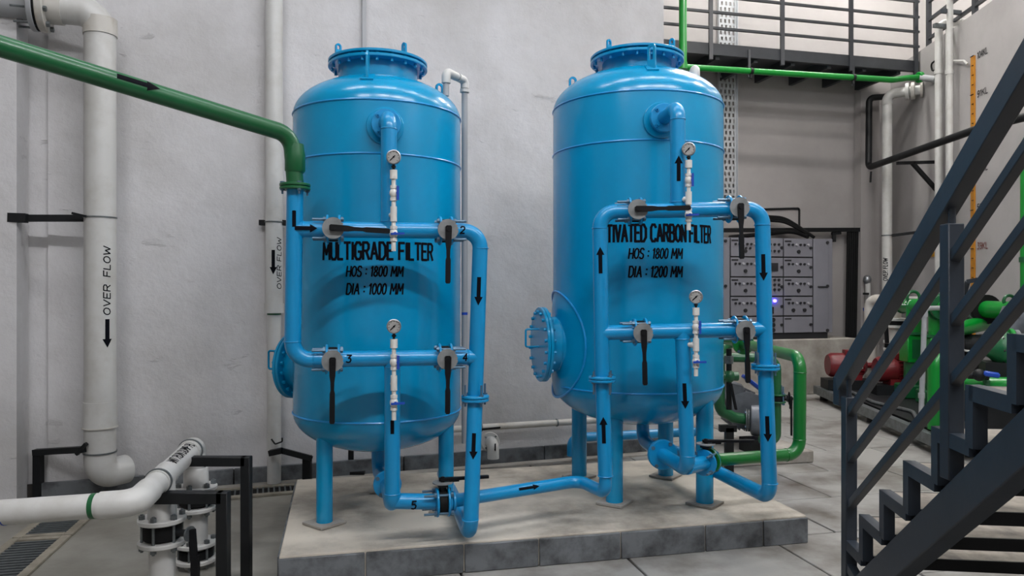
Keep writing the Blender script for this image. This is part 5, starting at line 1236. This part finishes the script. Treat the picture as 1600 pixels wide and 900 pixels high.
obj('socket', MB().cyl(P(1580, 604, 5.88), P(1590, 604, 5.85), 0.083, seg=20), 'green', gp2)
bl = thing('blue_valve', 'blue lever handle on the dark valve behind the stair', 'valve', P(1545, 590, 5.9)); obj('lever', MB().bar(P(1537, 583, 5.85), P(1562, 587, 5.8), 0.07, 0.04), 'handle_blue', bl, bevel=0.01); obj('body', MB().ball(P(1530, 586, 5.9), 0.05, 14).cyl(P(1512, 586, 5.95), P(1545, 588, 5.9), 0.03, seg=12), 'black_steel', bl)
gr = thing('grey_funnel', 'grey angled motor housing above the stair treads at the right edge', 'motor', P(1580, 540, 6.4)); obj('body', MB().cyl(P(1570, 524, 6.4), P(1592, 492, 6.4), 0.10, 0.14, seg=22), 'grey_pump', gr); obj('cap', MB().cyl(P(1585, 496, 6.35), P(1640, 494, 6.3), 0.07, seg=18), 'grey_pump', gr)
rm = thing('dark_motor', 'dark ribbed motor with a white guard wire beside the gauge tape', 'motor', P(1512, 560, 7.2)); c = P(1515, 540, 7.2); obj('body', MB().cyl(c - V(0.09, 0, 0), c + V(0.09, -0.03, 0), 0.11, seg=22), 'black_steel', rm); obj('end_bell', MB().disc(c + V(0.10, -0.03, 0), V(1, -0.3, 0), 0.115, 0.03, 24), 'iron', rm); obj('guard_wire', MB().sweep([P(1500, 525, 7.0), P(1503, 548, 7.0), P(1550, 550, 6.9)], 0.010, 0.05, 8), 'pvc', rm)
obj('stand', MB().bar(V(c.x, c.y, 0.18), c - Z * 0.08, 0.16, 0.16, V(0, 1, 0)), 'black_steel', rm)
hose = thing('drain_hose', 'dark hose hanging from the header pipe collar', 'hose', P(1512, 540, 7.4)); obj('hose', MB().sweep([hpt(1518) - Z * 0.1 + V(0, -0.05, 0), P(1518, 505, 7.5), P(1512, 530, 7.3)], 0.025, 0.15, 8), 'rubber', hose); obj('clip', MB().cyl(hpt(1518) - Z * 0.13 + V(0, -0.05, 0), hpt(1518) - Z * 0.10 + V(0, -0.05, 0), 0.032, seg=10), 'iron', hose)
bh = thing('lever_handle', 'dark blue lever frame above the header pipe collar', 'lever', P(1505, 460, 7.6)); obj('bar', MB().bar(hpt(1503) + Z * 0.06, P(1512, 440, 7.5), 0.03, 0.04, V(0, 1, 0)).bar(P(1512, 440, 7.5), P(1528, 437, 7.4), 0.03, 0.04), 'navy_steel', bh)
rg = thing('riser_pipe', 'green upright pipe at the right edge behind the stair rails', 'pipe', P(1601, 470, 6.7)); qx = h1 + hd_ * 0.10; rz_ = V(qx.x, qx.y, P(0, 212, 6.7).z); pipe(rg, [qx, rz_, rz_ - RW_N * ((rw_pt(qx.y).x - qx.x) * 0.99)], r=0.055, m='green_bright', seg=16, bend=0.12); obj('collar', MB().cyl(V(qx.x, qx.y, P(0, 410, 6.7).z), V(qx.x, qx.y, P(0, 402, 6.7).z), 0.065, seg=16), 'green', rg)
sgg = thing('suction_gauge', 'white-faced gauge on a black fitting below the upper stair tread', 'gauge', V(P(1556, 645, 6.5).x, 6.5, 0.19)); c = P(1556, 645, 6.5); obj('case', MB().cyl(c, c + V(0.10, 0.03, 0), 0.05, seg=20), 'black_steel', sgg); obj('dial', MB().disc(c - V(0.004, 0.003, 0), V(-0.95, -0.4, 0), 0.055, 0.012, 24), 'dial', sgg); obj('stem', MB().cyl(c + V(0.06, 0.02, -0.04), V(c.x + 0.06, c.y + 0.02, 0.19), 0.02, seg=8), 'black_steel', sgg)

# ================================================================== CEILING LAMPS (out of view; light the hall)
def lamp(x, y, z, ax_, L, wd, m, label):
    ax_ = Vector(ax_).normalized(); s = Z.cross(ax_); c = V(x, y, z)
    t = thing('batten_lamp', label, 'lamp', c, 'ceiling batten lamps')
    obj('housing', MB().obox(c + Z * 0.05, ax_, s, Z, (L + 0.06, wd + 0.04, 0.06)), 'panel', t)
    obj('diffuser', MB().obox(c, ax_, s, Z, (L, wd, 0.035)), m, t)
    obj('rod', MB().cyl(c + Z * 0.08 + ax_ * L * 0.4, V(c.x, c.y, CEIL - 0.003) + ax_ * L * 0.4, 0.01, seg=6), 'iron', t); obj('rod', MB().cyl(c + Z * 0.08 - ax_ * L * 0.4, V(c.x, c.y, CEIL - 0.003) - ax_ * L * 0.4, 0.01, seg=6), 'iron', t)
ORD = ['first', 'second', 'third', 'fourth', 'fifth', 'sixth', 'seventh', 'eighth', 'ninth', 'tenth']
i = 0
for (x, y) in ((-1.9, 3.2), (-0.2, 3.5), (1.5, 3.8), (3.2, 4.2)):
    lamp(x, y, 6.0, U, 1.3, 0.16, 'lamp_near', 'hall ceiling batten lamp above the filters, %s from the left' % ORD[i]); i += 1
i = 0
for (x, y) in ((-1.6, -0.6), (0.6, 0.0), (2.4, 0.4), (4.0, 0.8)):
    lamp(x, y, 5.6, U, 1.3, 0.16, 'lamp_hall', 'hall ceiling batten lamp over the camera side, %s from the left' % ORD[i]); i += 1
i = 0
for (x, y) in ((3.0, 7.3), (4.6, 5.6)):  # pair added out of view to light the far bay and tank wall
    lamp(x, y, 6.0, U, 1.3, 0.16, 'fill_bay', 'added unseen fill lamp before the far bay, %s from the left' % ORD[i]); i += 1
i = 0
for (x, y) in ((3.0, 9.6), (5.2, 10.2), (8.0, 10.6), (8.5, 7.5)):
    lamp(x, y, 6.9, U, 1.5, 0.22, 'lamp_upper', 'batten lamp over the walkway, %s from the left' % ORD[i]); i += 1
